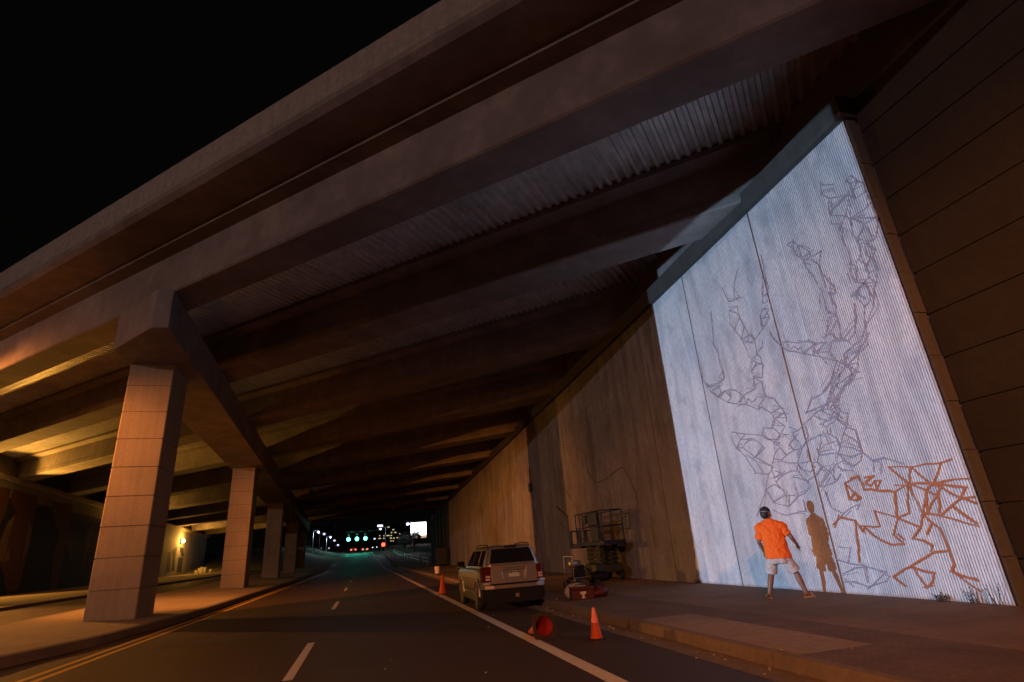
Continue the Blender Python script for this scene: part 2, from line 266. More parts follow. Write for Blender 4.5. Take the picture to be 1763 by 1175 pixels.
MURAL_NEAR=[[(5328,893),(5508,892),(5517,717),(5471,565)],[(5537,895),(5935,868),(5957,587),(5963,205),(5948,97),(5786,105),(5682,254),(5561,359),(5582,570),(5680,707),(5532,817)],[(5660,706),(5573,634),(5535,504),(5571,359),(5635,317),(5642,433),(5639,573)],[(5864,674),(5957,587),(5962,427),(5905,337),(5900,493)],[(5680,434),(5646,380),(5659,327),(5727,348)],[(6206,857),(6586,858),(6602,694),(6797,386),(6769,322),(6605,499),(6600,89),(6475,83),(6406,409),(6443,558),(6236,734)],[(6991,633),(7126,695),(7109,443),(7024,280)]]
MURAL_FAR=[[(9713,438),(9842,460),(9911,168),(9744,162)],[(9872,471),(10100,528),(10071,356),(10116,185),(9977,177),(9963,356)],[(10231,372),(10484,372),(10472,152),(10243,151)],[(10212,530),(10417,512),(10511,400),(10402,378)]]
# ================================================================ ground, roads, pavements
M['rust'] = mat('lit_patch_brown', (0.30, 0.15, 0.07), 0.7, noise=0.4, nscale=6)  # tone of the lit patches drawn on the far girders
M['asphalt_patch'] = mat('asphalt_patch', (0.03, 0.028, 0.027), 0.7, noise=0.5, nscale=20, bump=0.4)
M['block'] = mat('corner_block_concrete', (0.15, 0.14, 0.135), 0.85, noise=0.3, nscale=8)
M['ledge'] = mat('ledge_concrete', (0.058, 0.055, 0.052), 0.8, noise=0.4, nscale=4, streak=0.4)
def strip(name, xs, ys, zf, m, label=None):
    b = MB(); vs = []; 
    for y in ys:
        for x in xs(y): vs.append((x, y, zf(x, y)))
    k = len(xs(ys[0])); fs = []
    for j in range(len(ys)-1):
        for i in range(k-1): fs.append((j*k+i, j*k+i+1, (j+1)*k+i+1, (j+1)*k+i))
    b.add(vs, fs); return structure(b.build(name, m))
def far_z(y): return 0.0 if y < 95 else min(0.036*(y-95), 11.0)
strip('ground', lambda y: (-2500, -60, 0, 60, 2500), [-300, 95, 130, 200, 300, 400, 3000], lambda x, y: far_z(y) - 0.05, M['ground'])
strip('road', lambda y: (-6.3, -2, 2, 4.36), [-60, 0, 40, 80, 95, 130, 180, 260, 400], lambda x, y: far_z(y), M['asphalt'])
strip('gutter', lambda y: (4.36, 4.80), [-60, 0, 40, 95], lambda x, y: 0.002 if x < 4.5 else -0.004, M['kerb'])
def marking(name, x0, x1, y0, y1, m, n=1):
    ys = [y0 + (y1-y0)*i/n for i in range(n+1)]
    return strip(name, lambda y: (x0, x1), ys, lambda x, y: far_z(y) + 0.004, m)
marking('edge_line', 2.79, 3.01, -20, 95, M['white_line'])
strip('edge_line', lambda y: (2.79 - 0.012*(y-95), 3.01 - 0.012*(y-95)), [95, 130, 180, 260], lambda x, y: far_z(y) + 0.006, M['white_line'])
marking('centre_line', -5.71, -5.57, -20, 86, M['yellow_line']); marking('centre_line', -5.40, -5.26, -20, 86, M['yellow_line'])
for i in range(-2, 8):
    y0 = 9.55 + 12.15*i
    marking('lane_dash', -1.11, -0.97, y0, y0 + (3.9 if i < 2 else 3.3), M['white_line'])
# a few dark repair patches and cracks in the asphalt
for (x0, x1, y0, y1) in ((-4.6, -2.2, 15.2, 16.6), (0.4, 1.5, 30, 38)):
    strip('road_patch', lambda y: (x0, x1), [y0, y1], lambda x, y: .003, M['asphalt_patch'])
# raised median under the piers: higher towards the left carriageway
RE = [(-40,-9.6),(8,-9.0),(12,-7.95),(14.8,-7.12),(17.4,-6.45),(22,-5.98),(26,-5.92),(54,-6.1),(80,-6.9),(86,-7.3),(89,-8.4)]
def lerp(tab, y):
    for (a, va), (b, vb) in zip(tab[:-1], tab[1:]):
        if y <= b: return va + (vb-va)*max(0, (y-a))/(b-a)
    return tab[-1][1]
def medL(y): return -10.9 - 0.02*(y-20)
def left_z(y): return 0.05 + 0.0085*max(y, -10)
MY = [-40, 8, 12, 14.8, 17.4, 22, 26, 32, 40, 54, 66, 80, 86, 89]
def median_z(x, y):
    r = lerp(RE, y); l = medL(y); t = (r - x)/(r - l); return 0.2*(1-t) + (left_z(y) + 0.15)*t
strip('median', lambda y: (medL(y), medL(y)+0.0, medL(y)+1.8, medL(y)+3.2, lerp(RE,y)-0.17, ), MY, lambda x, y: median_z(x, y), M['median'])
b = MB()
for side in (0, 1):
    pts = []
    for y in MY:
        if side == 0: x = lerp(RE, y); pts.append([(x-0.165, y, median_z(x-0.165,y)+0.002), (x, y, 0.185), (x+0.02, y, -0.03)])
        else: x = medL(y); pts.append([(x+0.16, y, median_z(x+.16,y)+0.004), (x, y, left_z(y)+0.145), (x-0.02, y, left_z(y)-0.05)])
    b.loft(pts, False, False, False)
structure(b.build('median_kerb', M['kerb']))
# left carriageway and pavement, both on a slightly rising grade
strip('left_road', lambda y: (-17.6, -14, medL(y)+0.05), [-40, 0, 30, 60, 90, 125, 160], lambda x, y: left_z(y), M['asphalt'])
strip('left_pavement', lambda y: (-60, -28.4, -23, -17.62), [-40, 0, 30, 60, 90, 125, 160], lambda x, y: left_z(y) + 0.16 + (0.0 if x > -23.5 else 0.05), M['pad'])
b = MB(); pts = [[(-17.62, y, left_z(y)+0.164), (-17.46, y, left_z(y)+0.15), (-17.44, y, left_z(y)-0.05)] for y in (-40, 0, 30, 60, 90, 125, 160)]
b.loft(pts, False, False, False); structure(b.build('left_kerb', M['kerb']))
# right kerb and pavement
b = MB()
y = -30.0
while y < 95:
    y1 = y + 3.05
    b.loft([[(4.80,yy,-0.02),(4.825,yy,0.13),(4.85,yy,0.15),(4.98,yy,0.152),(4.98,yy,-0.02)] for yy in (y+0.006, y1-0.006)], True)
    y = y1
structure(b.build('right_kerb', M['kerb']))
strip('brick_paving', lambda y: (4.98, 6.85), [-30, 6.3], lambda x, y: 0.150, M['brick'])
strip('brick_paving', lambda y: (6.05, 6.85), [6.3, 10.45], lambda x, y: 0.150, M['brick'])
strip('pale_paving', lambda y: (4.98, 6.05), [6.3, 10.45], lambda x, y: 0.151, M['pad'])
strip('brick_paving', lambda y: (4.98, 6.85), [10.45, 95], lambda x, y: 0.150, M['brick'])
b = MB(); y = -30.0
while y < 95:                                        # walk slabs with tooled joints
    for (x0, x1) in ((6.85, 8.45), (8.45, 10.40)):
        g = 0.008
        b.add([(x0+g,y+g,.150),(x1-g,y+g,.150),(x1-g,y+1.6-g,.150),(x0+g,y+1.6-g,.150),(x0,y,.138),(x1,y,.138),(x1,y+1.6,.138),(x0,y+1.6,.138)],
              [(0,1,2,3),(4,5,1,0),(5,6,2,1),(6,7,3,2),(7,4,0,3)])
    y += 1.6
structure(b.build('pavement', M['pave']))
strip('far_pavement', lambda y: (4.8, 7, 14), [95, 130, 180, 260], lambda x, y: far_z(y) + 0.12, M['pave'])
# grassy bank beyond the bridge, left of the road
b = MB(); rows = []
for j in range(24):
    y = 96 + j*5.5; row = []
    for i in range(26):
        x = -7.5 - 0.01*(y-95) - i*1.3
        t = i/25; h = 3.3*min(1, max(0, (i-0.5)/9.0))**1.2 * min(1, j/8)
        row.append((x, y, far_z(y) + 0.02 + h + 0.12*math.sin(i*1.7+j*2.1)*min(1,i/4)))
    rows.append(row)
b.loft(rows, False, False, False); structure(b.build('grassy_bank', M['grass'], smooth=True))

# ================================================================ overpass
NI = [10.4] + [16.1 + 6.27*k for k in range(9)]       # inner lower edge of every girder line
NO = [9.15] + [v - 1.5 for v in NI[1:]]
def P(n, x, z):
    u = (N.x*n - x)/(-G.x) ; q = N*n + G*u; return (q.x, q.y, z)
def pier_x(y): return -7.5 - 0.026*(y-20)
bridge = thing('overpass', 'long dark concrete highway overpass on wide girders, running skewed across the road', 'bridge', (0, 40, 0))
def girder(k, xa, xb):
    ni, no = NI[k], NO[k]; z = plane(ni)
    c = 0.05
    sec = [(no+c,z),(ni-c,z),(ni,z+c),(ni,z+.30),(ni-.10,z+.42),(ni-.10,z+1.38),(ni+.30,z+1.52),(ni+.30,z+1.70),
           (no-.48,z+1.70),(no-.48,z+1.53),(no+.02,z+1.42),(no+.02,z+.40),(no,z+.30),(no,z+c)]
    if k == 0: sec = [(no+c,z),(ni-c,z),(ni,z+c),(ni,z+.30),(ni-.10,z+.42),(ni-.10,z+1.38),(ni+.30,z+1.52),(ni+.30,z+1.70),
                      (no-.46,z+1.74),(no-.46,z+1.56),(no,z+1.53),(no,z+c)]
    b = MB()
    nseg = 6
    rings = []
    for i in range(nseg+1):
        x = xa + (xb-xa)*i/nseg; rings.append([P(n, x, zz) for n, zz in sec])
    b.loft(rings)
    b.build('girder', M['girder'], bridge, world=True)
for k in range(10):
    ym = (NI[k] + 7.5*N.x)/N.y
    px = pier_x(ym)
    if k == 0: girder(k, 10.62, -48.0); continue     # the outer line runs on over the pier
    girder(k, 10.62, px + 0.06)
    girder(k, px - 0.06, -29.0)
# corrugated stay-in-place forms between the girder lines
for k in range(9):
    n0, n1 = NI[k] + 0.24, NO[k+1] - 0.42
    b = MB(); prof = []
    pitch, dep = 0.30, 0.11
    u0 = (N.x*n0 - 10.8)/(-G.x); u1 = (N.x*n1 + 29)/(-G.x); u = u0
    while u < u1:
        prof += [(u, 0), (u+.10, 0), (u+.13, dep), (u+.27, dep)]; u += pitch
    r0 = [tuple(N*n0 + G*u + Vector((0,0,plane(n0)+1.60+d))) for u, d in prof]
    r1 = [tuple(N*n1 + G*u + Vector((0,0,plane(n1)+1.60+d))) for u, d in prof]
    b.loft([r0, r1], False, False, False)
    b.build('corrugated_deck_form', M['galv'], bridge, world=True, fix=False)
# deck slab, edge overhang and parapets
def slab(sec, name, m, xa=30, xb=-48):
    MB().loft([[P(n, xa + (xb-xa)*i/8, z) for n, z in sec] for i in range(9)]).build(name, m, bridge, world=True)
slab([(7.52,12.14),(8.66,12.13),(9.6,12.12),(9.6,12.2),(NI[9]+1.4,plane(NI[9])+1.76),(NI[9]+1.4,plane(NI[9])+2.0),(7.35,12.42),(7.35,12.26),(7.40,12.22)], 'deck_slab', M['girder'])
slab([(7.352,12.43),(7.72,12.43),(7.66,12.75),(7.62,13.34),(7.372,13.36)], 'parapet', M['concrete'])
slab([(NI[9]+1.0,plane(NI[9])+2.02),(NI[9]+1.38,plane(NI[9])+2.02),(NI[9]+1.38,plane(NI[9])+2.9),(NI[9]+1.1,plane(NI[9])+2.9)], 'parapet', M['concrete'])
# walls closing the girder ends over the abutments
for (x0, x1) in ((10.63, 10.95), (-29.35, -29.02)):
    ys = [3.4, 86.0] if x0 > 0 else [37.0, 122.0]
    sec = lambda y, x: [(x, y, plane(nco(x,y))-0.05), (x, y, plane(nco(x,y))+1.75)]
    b = MB(); b.loft([[*sec(y, x0), *reversed(sec(y, x1))] for y in ys]); b.build('end_diaphragm', M['girder'], bridge, world=True)
# brown slabs stand in for small lit patches on the far girders
def panel(n, sc_, z0, z1, p0, p1, label):
    q0 = Vector(p0)*sc_; q1 = Vector(p1)*sc_
    b = MB(); a = Vector((q0.x, q0.y, 0)); c = Vector((q1.x, q1.y, 0)); d = N*(-0.12)
    b.loft([[(*(a+o).xy, z) for o, z in ((d, z0), (Vector(), z0), (Vector(), z1), (d, z1))] , [(*(c+o).xy, z) for o, z in ((d, z0), (Vector(), z0), (Vector(), z1), (d, z1))]])
    o = b.build('lit_patch', M['rust']); tag(o, label, 'box', 'brown slabs for lit patches on the far girders')
panel(46, 1.0, 8.42, 9.5, (-8.07,70.85,0), (-6.44,69.31,0), 'square brown slab for a lit patch under the bridge nearest the row of columns')
panel(52.3, 1.14, 7.95, 8.98, (-2.5,65.58,0), (-0.9,64.06,0), 'brown slab for a lit patch over the middle of the road under the far girders')
panel(58.6, 1.277, 7.64, 8.43, (1.8,61.51,0), (3.41,59.99,0), 'flattest brown slab for a lit patch under the bridge, nearest the right wall')

# ================================================================ pier
def capx(y): return -6.40 - 0.03*(y-18.57)
cap = thing('pier_cap', 'heavy concrete crossbeam with a chamfered end lying along the tops of the columns', 'pier cap', (-7.6, 50, 0))
b = MB(); rings = []
def zc(y): return 8.93 - 0.0363*(y-20.6)
y_end = 98.0
top = lambda x, y: plane(nco(x, y)) - 0.08
def ring(pts): return [(x, y, zc(y)) for x, y in pts], [(x, y, top(x, y)) for x, y in pts]
near = [(capx(18.57), 18.57), (-6.9, 18.6), (-8.7, 20.64)]
plan = near + [(-8.7-0.03*(y_end-20.6), y_end), (capx(y_end), y_end)]
lo, hi = ring(plan)
b.loft([lo, hi]); b.build('cap_beam', M['girder'], cap, world=True, bevel=0.03)
for k in range(10):                                  # bearing pedestals between cap and girders
    for n in (NO[k]+0.3, NI[k]-0.4):
        y = (n + 7.6*N.x)/N.y; x = pier_x(y)
        MB().rbox((x, y, plane(NI[k]) - 0.03), (0.9, 0.35, 0.16), GA).build('bearing_pedestal', M['concrete'], cap, world=True)

CY = [22.0, 42.6, 61.9, 81.0, 97.0]
names = ['tall square concrete column nearest the camera, standing on the raised median', 'second concrete column from the camera on the raised median',
         'third concrete column from the camera, small beside the road', 'fourth column from the camera, dark against the far opening', 'farthest concrete column of the row, mostly hidden behind the others']
for i, yc in enumerate(CY):
    xr = -7.2 - 0.028*(yc-22.0)
    zb = median_z(xr-0.7, yc+1) - 0.12 if yc < 88 else left_z(yc)
    zt = zc(yc) + 0.14
    t = thing('bridge_column', names[i], 'column', (xr-0.72, yc+1.0, zb), R(2.5), 'concrete columns on the median')
    b = MB(); wx, wy = 0.725, 1.0; rings = []
    nco_ = 9; ph = (zt-zb)/nco_
    def rect(s, z): 
        a, c, e = wx-s, wy-s, 0.03
        return [(-a+e,-c,z),(a-e,-c,z),(a,-c+e,z),(a,c-e,z),(a-e,c,z),(-a+e,c,z),(-a,c-e,z),(-a,-c+e,z)]
    for j in range(nco_):
        z0 = j*ph; z1 = z0+ph; d = random.uniform(0, .006)
        rings += [rect(0.034, z0), rect(0.034, z0+.018), rect(d, z0+.034), rect(d, z1-.006), rect(0.034, z1)]
    b.loft(rings); b.build('shaft', M['column'], t)

# ================================================================ right abutment
abut = thing('abutment_wall', 'tall ribbed concrete abutment wall, its near half painted white under a stag drawing', 'wall', (10.3, 46, 0))
SEAMS = [10.87, 14.38, 17.88, 42.4]
def ribbed(y0, y1, zbot, depth, m, name, front=0.030):
    b = MB(); y = y0; vs = []; pr = []
    pitch = 0.052
    while y < y1 - pitch:
        s = [sv for sv in SEAMS if y <= sv < y + pitch]
        if s: g_ = .012 if y < 12 else .022; pr += [(y, 0), (y+.002, 0.12), (y+.002+g_, 0.12), (y+.004+g_, 0)]; y += g_ + .004
        else:
            pr += [(y, 0), (y+front, 0), (y+front+.005, depth), (y+pitch-.005, depth)]; y += pitch
    pr.append((y1, 0))
    r0 = [(WX+d, yy, zbot) for yy, d in pr]; r1 = [(WX+d, yy, wtop(yy)) for yy, d in pr]
    b.loft([r0, r1], False, False, False)
    return b.build(name, m, abut, world=True, fix=False)
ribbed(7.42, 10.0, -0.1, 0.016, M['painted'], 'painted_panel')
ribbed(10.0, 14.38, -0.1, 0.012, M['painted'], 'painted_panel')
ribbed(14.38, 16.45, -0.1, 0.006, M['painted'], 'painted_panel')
ribbed(16.452, 72.0, -0.5, 0.005, M['wall_bare'], 'bare_panel')
b = MB(); ys = [7.42, 72]
b.loft([[(WX+.14,y,-.5),(10.62,y,-.5),(10.62,y,wtop(y)-.003),(WX+.14,y,wtop(y)-.003)] for y in ys]); b.build('wall_core', M['wall_bare'], abut, world=True)
# spilled brush edge of the paint near the ground
b = MB(); zz = [0.1, .3, .45, .6, .8, 1.0, 1.2, 1.4, 1.7, 2.1, 2.6]; ee = [.02, .10, .05, .16, .12, .05, .09, .02, .04, .01, 0]
b.loft([[(WX-.003, 16.455, z) for z in zz], [(WX-.003, 16.455+e+.004, z) for z, e in zip(zz, ee)]], False, False, False)
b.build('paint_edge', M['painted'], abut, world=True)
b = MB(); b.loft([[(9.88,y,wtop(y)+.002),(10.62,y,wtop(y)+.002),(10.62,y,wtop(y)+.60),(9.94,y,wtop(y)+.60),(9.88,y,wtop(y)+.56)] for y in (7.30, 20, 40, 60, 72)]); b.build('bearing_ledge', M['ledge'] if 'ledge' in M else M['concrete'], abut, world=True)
b = MB(); z = 0.0; i = 0
while z < 9.9:                                       # stepped corner blocks at the near end
    z1 = min(z + 0.873, 9.92); d = 0.012*(i % 2)
    b.box(10.075, 10.335 - d, 7.345 + d, 7.40, z+.006, z1-.006); z = z1; i += 1
b.build('corner_blocks', M['block'], abut, world=True)
def strokes(lines, wd, m, name, x0, jit=.006, echo=0.0):
    b = MB(); k = 0; rnd = random.Random(5)
    def seg(p, q, w0, w1):
        nonlocal k
        (y0, z0), (y1, z1) = p, q
        dy, dz = y1-y0, z1-z0; ln = math.hypot(dy, dz)
        if ln < .004: return
        dy /= ln; dz /= ln; e = wd*.25
        x = x0 - 0.0003*(k % 31); k += 1
        a = (y0 - dy*e, z0 - dz*e); c = (y1 + dy*e, z1 + dz*e)
        b.add([(x, a[0]-dz*w0, a[1]+dy*w0), (x, c[0]-dz*w1, c[1]+dy*w1), (x, c[0]+dz*w1, c[1]-dy*w1), (x, a[0]+dz*w0, a[1]-dy*w0)], [(0,1,2,3)])
    def line(p, q, wf):
        ln = math.hypot(q[0]-p[0], q[1]-p[1]); n_ = max(1, int(ln/.16)); pts = []
        for i in range(n_+1):
            t = i/n_; j_ = jit if 0 < i < n_ else jit*.4
            pts.append((p[0]+(q[0]-p[0])*t + rnd.gauss(0, j_), p[1]+(q[1]-p[1])*t + rnd.gauss(0, j_)))
        w = wd*.5*wf*rnd.uniform(.7, 1.15)
        for a, c in zip(pts[:-1], pts[1:]):
            w1 = min(max(w*rnd.uniform(.75, 1.3), wd*.26*wf), wd*.68*wf); seg(a, c, w, w1); w = w1
    for L in lines:
        pts = [(a/100, c/100) for a, c in L]
        for p, q in zip(pts[:-1], pts[1:]):
            line(p, q, 1.0)
            if rnd.random() < echo:
                r = lambda v: (v[0] + rnd.gauss(0, .07), v[1] + rnd.gauss(0, .07)); line(r(p), r(q), .6)
    return b.build(name, m, abut, world=True, fix=False)
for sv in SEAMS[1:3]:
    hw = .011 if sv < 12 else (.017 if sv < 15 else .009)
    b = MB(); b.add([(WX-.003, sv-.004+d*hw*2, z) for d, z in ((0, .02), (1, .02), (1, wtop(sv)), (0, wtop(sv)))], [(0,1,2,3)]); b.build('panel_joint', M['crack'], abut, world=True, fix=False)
o = strokes(DEER, 0.026, M['projected_line'], 'stag_line_drawing', WX-.005, .008, .45); o['label'] = 'thin purple grey strips for the projected stag drawing of triangles on the white wall'  # grey strips stand in for the lines thrown by the projector
o = strokes(ORANGE, 0.037, M['orange_paint'], 'orange_line_drawing', WX-.017, .012, .14); o['label'] = 'rust orange spray painted angular lines low on the white wall'
strokes(CRACK, 0.028, M['crack'], 'wall_crack', WX-.005, .02)
b = MB(); b.rbox((WX-.07, 34.2, 5.05), (.14, .42, .52)); b.tube((WX-.05,34.2,5.3),(WX-.05,34.2,6.3),.03)
tag(b.build('electrical_box', M['dark_metal'], bevel=.01), 'small dark box with a conduit fixed high on the bare wall', 'electrical box')

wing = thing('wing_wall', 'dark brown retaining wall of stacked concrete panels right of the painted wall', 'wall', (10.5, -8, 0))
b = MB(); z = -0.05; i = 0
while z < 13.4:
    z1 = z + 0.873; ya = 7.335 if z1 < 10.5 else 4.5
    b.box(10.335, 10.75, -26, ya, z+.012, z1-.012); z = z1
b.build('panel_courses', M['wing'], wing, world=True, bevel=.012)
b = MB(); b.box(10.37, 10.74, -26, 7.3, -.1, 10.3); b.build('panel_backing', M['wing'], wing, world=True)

far = thing('wing_wall', 'dark recessed wall beyond the far end of the lit wall, by the street opening', 'wall', (10.6, 84, 0))
b = MB(); b.loft([[(10.35,y,-.3),(11.0,y,-.3),(11.0,y,wtop(y)+.5),(10.35,y,wtop(y)+.5)] for y in (72.0, 84, 96)])
for q in range(6): b.box(10.25, 10.35, 74+4*q, 74.5+4*q, -.3, wtop(74+4*q))
b.build('wall_face', M['wing'], far, world=True)
ucab = thing('utility_cabinet', 'black utility cabinet standing against the dark wall past the lit wall', 'cabinet', (8.9, 71.0, .15))
MB().box(8.25, 9.55, 70.6, 71.4, .15, 2.25).build('case', M['black'], ucab, world=True, bevel=.03)
MB().box(8.30, 9.50, 70.56, 70.62, .3, 2.15).build('door', M['dark_metal'], ucab, world=True, bevel=.01)

# ================================================================ left abutment with its mural
LX = -28.5
def ltop(y): return plane(nco(LX, y)) - 0.45
lab = thing('abutment_wall', 'far left abutment wall with dark painted figures, behind the columns', 'wall', (LX-.3, 75, 0))
b = MB(); b.loft([[(LX,y,-.2),(LX,y,ltop(y)),(LX-.5,y,ltop(y)),(LX-.5,y,-.2)] for y in (28, 60, 90, 118)]); b.build('wall_face', M['wall_bare'], lab, world=True)
b = MB(); b.loft([[(LX+.14,y,ltop(y)+.002),(LX+.14,y,ltop(y)+.42),(LX-.5,y,ltop(y)+.42),(LX-.5,y,ltop(y)+.002)] for y in (28, 60, 90, 118)]); b.build('bearing_ledge', M['concrete'], lab, world=True)
def shapes(L, m, name, d):
    b = MB()
    for k, q in enumerate(L): b.poly([(LX + d + .001*k, a/100, c/100) for a, c in q])
    b.build(name, m, lab, world=True)
shapes([[(LX_, z) for LX_, z in ((3000,20),(8800,60),(8800,720),(3000,900))]], M['mural_dark'], 'mural_background', .004)
shapes([MURAL_NEAR[0], MURAL_NEAR[1], MURAL_NEAR[5], MURAL_NEAR[6]], M['mural_brown'], 'mural_figure', .010)
shapes([MURAL_NEAR[2], MURAL_NEAR[3], MURAL_NEAR[4]], M['mural_tan'], 'mural_figure', .018)
shapes(MURAL_FAR, M['mural_dark'], 'mural_figure', .010)
# ================================================================ projector and street lighting
PX, PY, PZ = -7.0, 10.35, 1.15
SPOT_POWER = 9300
pj = thing('projector', 'video projector on a tripod throwing the drawing light at the wall', 'projector', (PX, PY, 0.2))
b = MB(); b.rbox((PX-.28, PY, PZ), (.5, .5, .2)); b.build('housing', M['black'], pj, world=True, bevel=.01)
b = MB()
for a in (0, 2.1, 4.2): b.tube((PX-.25, PY, PZ-.1), (PX-.25+.45*math.cos(a), PY+.45*math.sin(a), .22), .015)
b.build('tripod', M['black'], pj, world=True)
# the projector's square gate: a plate with an opening that trims the beam to the painted wall
gx_ = PX + 0.35
def gate(y, z, x=WX): t = (gx_-PX)/(x-PX); return (gx_, PY + (y-PY)*t, PZ + (z-PZ)*t)
inner = [gate(7.44, 0.16), gate(16.47, 0.16), gate(16.47, 10.85), gate(7.44, 10.50)]
outer = [(gx_, PY-.75, PZ-.5), (gx_, PY+.75, PZ-.5), (gx_, PY+.75, PZ+.75), (gx_, PY-.75, PZ+.75)]
b = MB(); b.add(inner + outer, [(0,1,5,4),(1,2,6,5),(2,3,7,6),(3,0,4,7)]); b.build('gate', M['black'], pj, world=True)
lamp('projector_light', 'SPOT', (PX, PY, PZ), SPOT_POWER, (0.48, 0.72, 1.0), 0.0012, aim=(WX, 11.5, 5.0), cone=62, blend=0.0, parent=pj)

def street_lamp(name, loc, label, power, color, aim=None, cone=None, blend=.6, base=0.0, kind='SPOT', arm=0.0, hood=.24, lip=.085, globe=False, soft=.10):
    t = thing('street_lamp', label, 'street lamp', (loc[0]-arm, loc[1], base), 0, 'street lamps')
    top_ = -.32 if globe else .12
    b = MB(); b.tube((loc[0]-arm, loc[1], base), (loc[0]-arm, loc[1], loc[2]+top_), .09, .06)
    if globe: b.tube((loc[0]-arm, loc[1], loc[2]+top_), (loc[0]+.1, loc[1], loc[2]+top_+.02), .04)
    elif arm: b.tube((loc[0]-arm, loc[1], loc[2]+.12), (loc[0]+.1, loc[1], loc[2]+.16), .04)
    b.build('pole', M['steel'], t, world=True)
    b = MB()
    if globe: b.lathe([(.02,-.30),(.14,-.30),(.2,-.2),(.21,-.16),(.02,-.2)], loc)
    else: b.lathe([(.02,.24),(hood*.7,.2),(hood,lip+.03),(hood*.98,lip+.02),(hood*.9,lip+.05),(.02,.14)], (loc[0], loc[1], loc[2]-.02)); b.build('lamp_head', M['dark_metal'], t, world=True)
    lamp('lamp_light', kind, loc, power, color, soft, aim=aim, cone=cone, blend=blend, parent=t)
    return t
street_lamp('a', (-17.2, 26.3, 10.55), 'sodium street lamp beside the first girder, left of the view', 900, SODIUM, base=left_z(31)+.16, kind='POINT', arm=.9, hood=.75, lip=.04, soft=.30)
street_lamp('b', (-20.0, 17.6, 7.8), 'sodium street lamp on the left pavement nearest the camera', 43000, SODIUM, aim=(10, 44, 3), cone=62, blend=1.0, base=.3, arm=.9, hood=1.25, lip=.0)
street_lamp('c', (-1.8, -6.0, 7.2), 'sodium street lamp behind the camera', 6800, SODIUM, aim=(-1.5, 6.5, 0), cone=150, blend=.6, base=0, arm=.9, hood=1.1, lip=.0, soft=.14)
street_lamp('e', (-48.0, -30.0, 18.0), 'unseen pale fill lamp added far behind the camera', 23000, PALE_FILL, base=0, kind='POINT', arm=.9)  # fill light added to lift the outer girder and the walls
M['lamp_hot'] = emit('sodium_lamp_glass', (1.0, 0.80, 0.38), 6.0)
for i, yl in enumerate((52.6, 77.5, 102.5, 39.0)):
    t = thing('wall_lamp', ['sodium wall lamp under the bridge left of the view', 'sodium wall lamp hidden behind the first column', 'glowing sodium lamp on the far mural wall', 'sodium wall lamp nearest the camera, outside the view'][i], 'wall lamp', (LX+.02, yl, 6.2), 0, 'wall lamps under the bridge')
    b = MB(); b.rbox((LX+.12, yl, 6.36), (.22, .42, .26))
    if i == 3: b.rbox((LX+.75, yl, 6.37), (1.5, 1.6, .06))  # wide plate added to keep this lamp's light off the girders
    b.build('housing', M['dark_metal'], t, world=True, bevel=.02)
    b = MB(); b.ball((LX+.32, yl, 6.18), (.26, .34, .32)); b.build('lens', M['lamp_hot'], t, world=True, smooth=True)
    if i == 2: lamp('lamp_light', 'POINT', (LX+.95, yl, 6.25), 1500, AMBER, .12, parent=t)
    elif i == 3: lamp('lamp_light', 'SPOT', (LX+.75, yl, 6.25), 27000, (1.0, .36, .062), .12, aim=(-10.5, 25.5, -2.8), cone=52, blend=.9, parent=t)
    else:                                             # an upper and a lower beam
        lamp('lamp_light', 'SPOT', (LX+.75, yl, 6.25), (6500, 1800)[i], AMBER, .12, aim=(LX+4, yl-3.5, 10.2), cone=112, blend=.6, parent=t)
        lamp('lamp_light', 'SPOT', (LX+.75, yl, 6.20), (2600, 900)[i], AMBER, .12, aim=(LX+4, yl-1, 2.5), cone=105, blend=.6, parent=t)

# ================================================================ person
SKIN = mat('brown_skin', (0.20, 0.095, 0.055), 0.55)
SHIRT = mat('orange_cotton', (0.86, 0.13, 0.004), 0.85, noise=0.25, nscale=14, dark=(0.55, 0.07, 0.003))
SHORTS = mat('pale_plaid_cotton', (0.52, 0.47, 0.45), 0.9, noise=0.6, nscale=16, dark=(0.25, 0.22, 0.22))
HAIR = mat('black_hair', (0.012, 0.010, 0.010), 0.6)
v = Vector((.62, .785, 0)).normalized(); rg = Vector((.785, -.62, 0)).normalized(); up = Vector((0,0,1))
man = thing('person', 'man in an orange t-shirt and pale shorts standing with feet apart, facing the wall', 'person', (8.80, 11.12, .15))
def W(x, y, z, d=0.0): return Vector((x, y, z)) + v*d
neck = W(8.77, 11.15, 1.73); head = W(8.757, 11.158, 1.905)
Lsh, Rsh = W(8.60, 11.28, 1.60), W(8.96, 11.0, 1.60)
Lel, Rel = W(8.535, 11.33, 1.30, -.03), W(9.07, 10.91, 1.355, -.02)
Lwr, Rwr = W(8.59, 11.29, 1.07, .10), W(9.13, 10.86, 1.205, .12)
Lhp, Rhp = W(8.68, 11.22, .95), W(8.90, 11.045, .95)
Lkn, Rkn = W(8.625, 11.265, .63, .05), W(9.02, 10.95, .63, .05)
Lan, Ran = W(8.53, 11.34, .235), W(9.10, 10.885, .235)
fd = (rg*.80 + v*.60).normalized()                     # the way the face points
sd = fd.cross(up)
b = MB()
b.ball(head, (.078, .078, .115), 20, 14)
b.ball(head + fd*.018 + up*.01, (.086, .086, .098), 20, 12)
b.ball(head - fd*.015 + up*.02, (.09, .09, .098), 20, 12)
b.tube(head + fd*.085 + up*.015, head + fd*.112 - up*.022, .010, .016, 8, True)           # nose
b.ball(head + fd*.082 - up*.052, (.022, .022, .012), 10, 6)                              # lips
b.ball(head + fd*.070 - up*.085, (.03, .03, .026), 10, 6)                                # chin
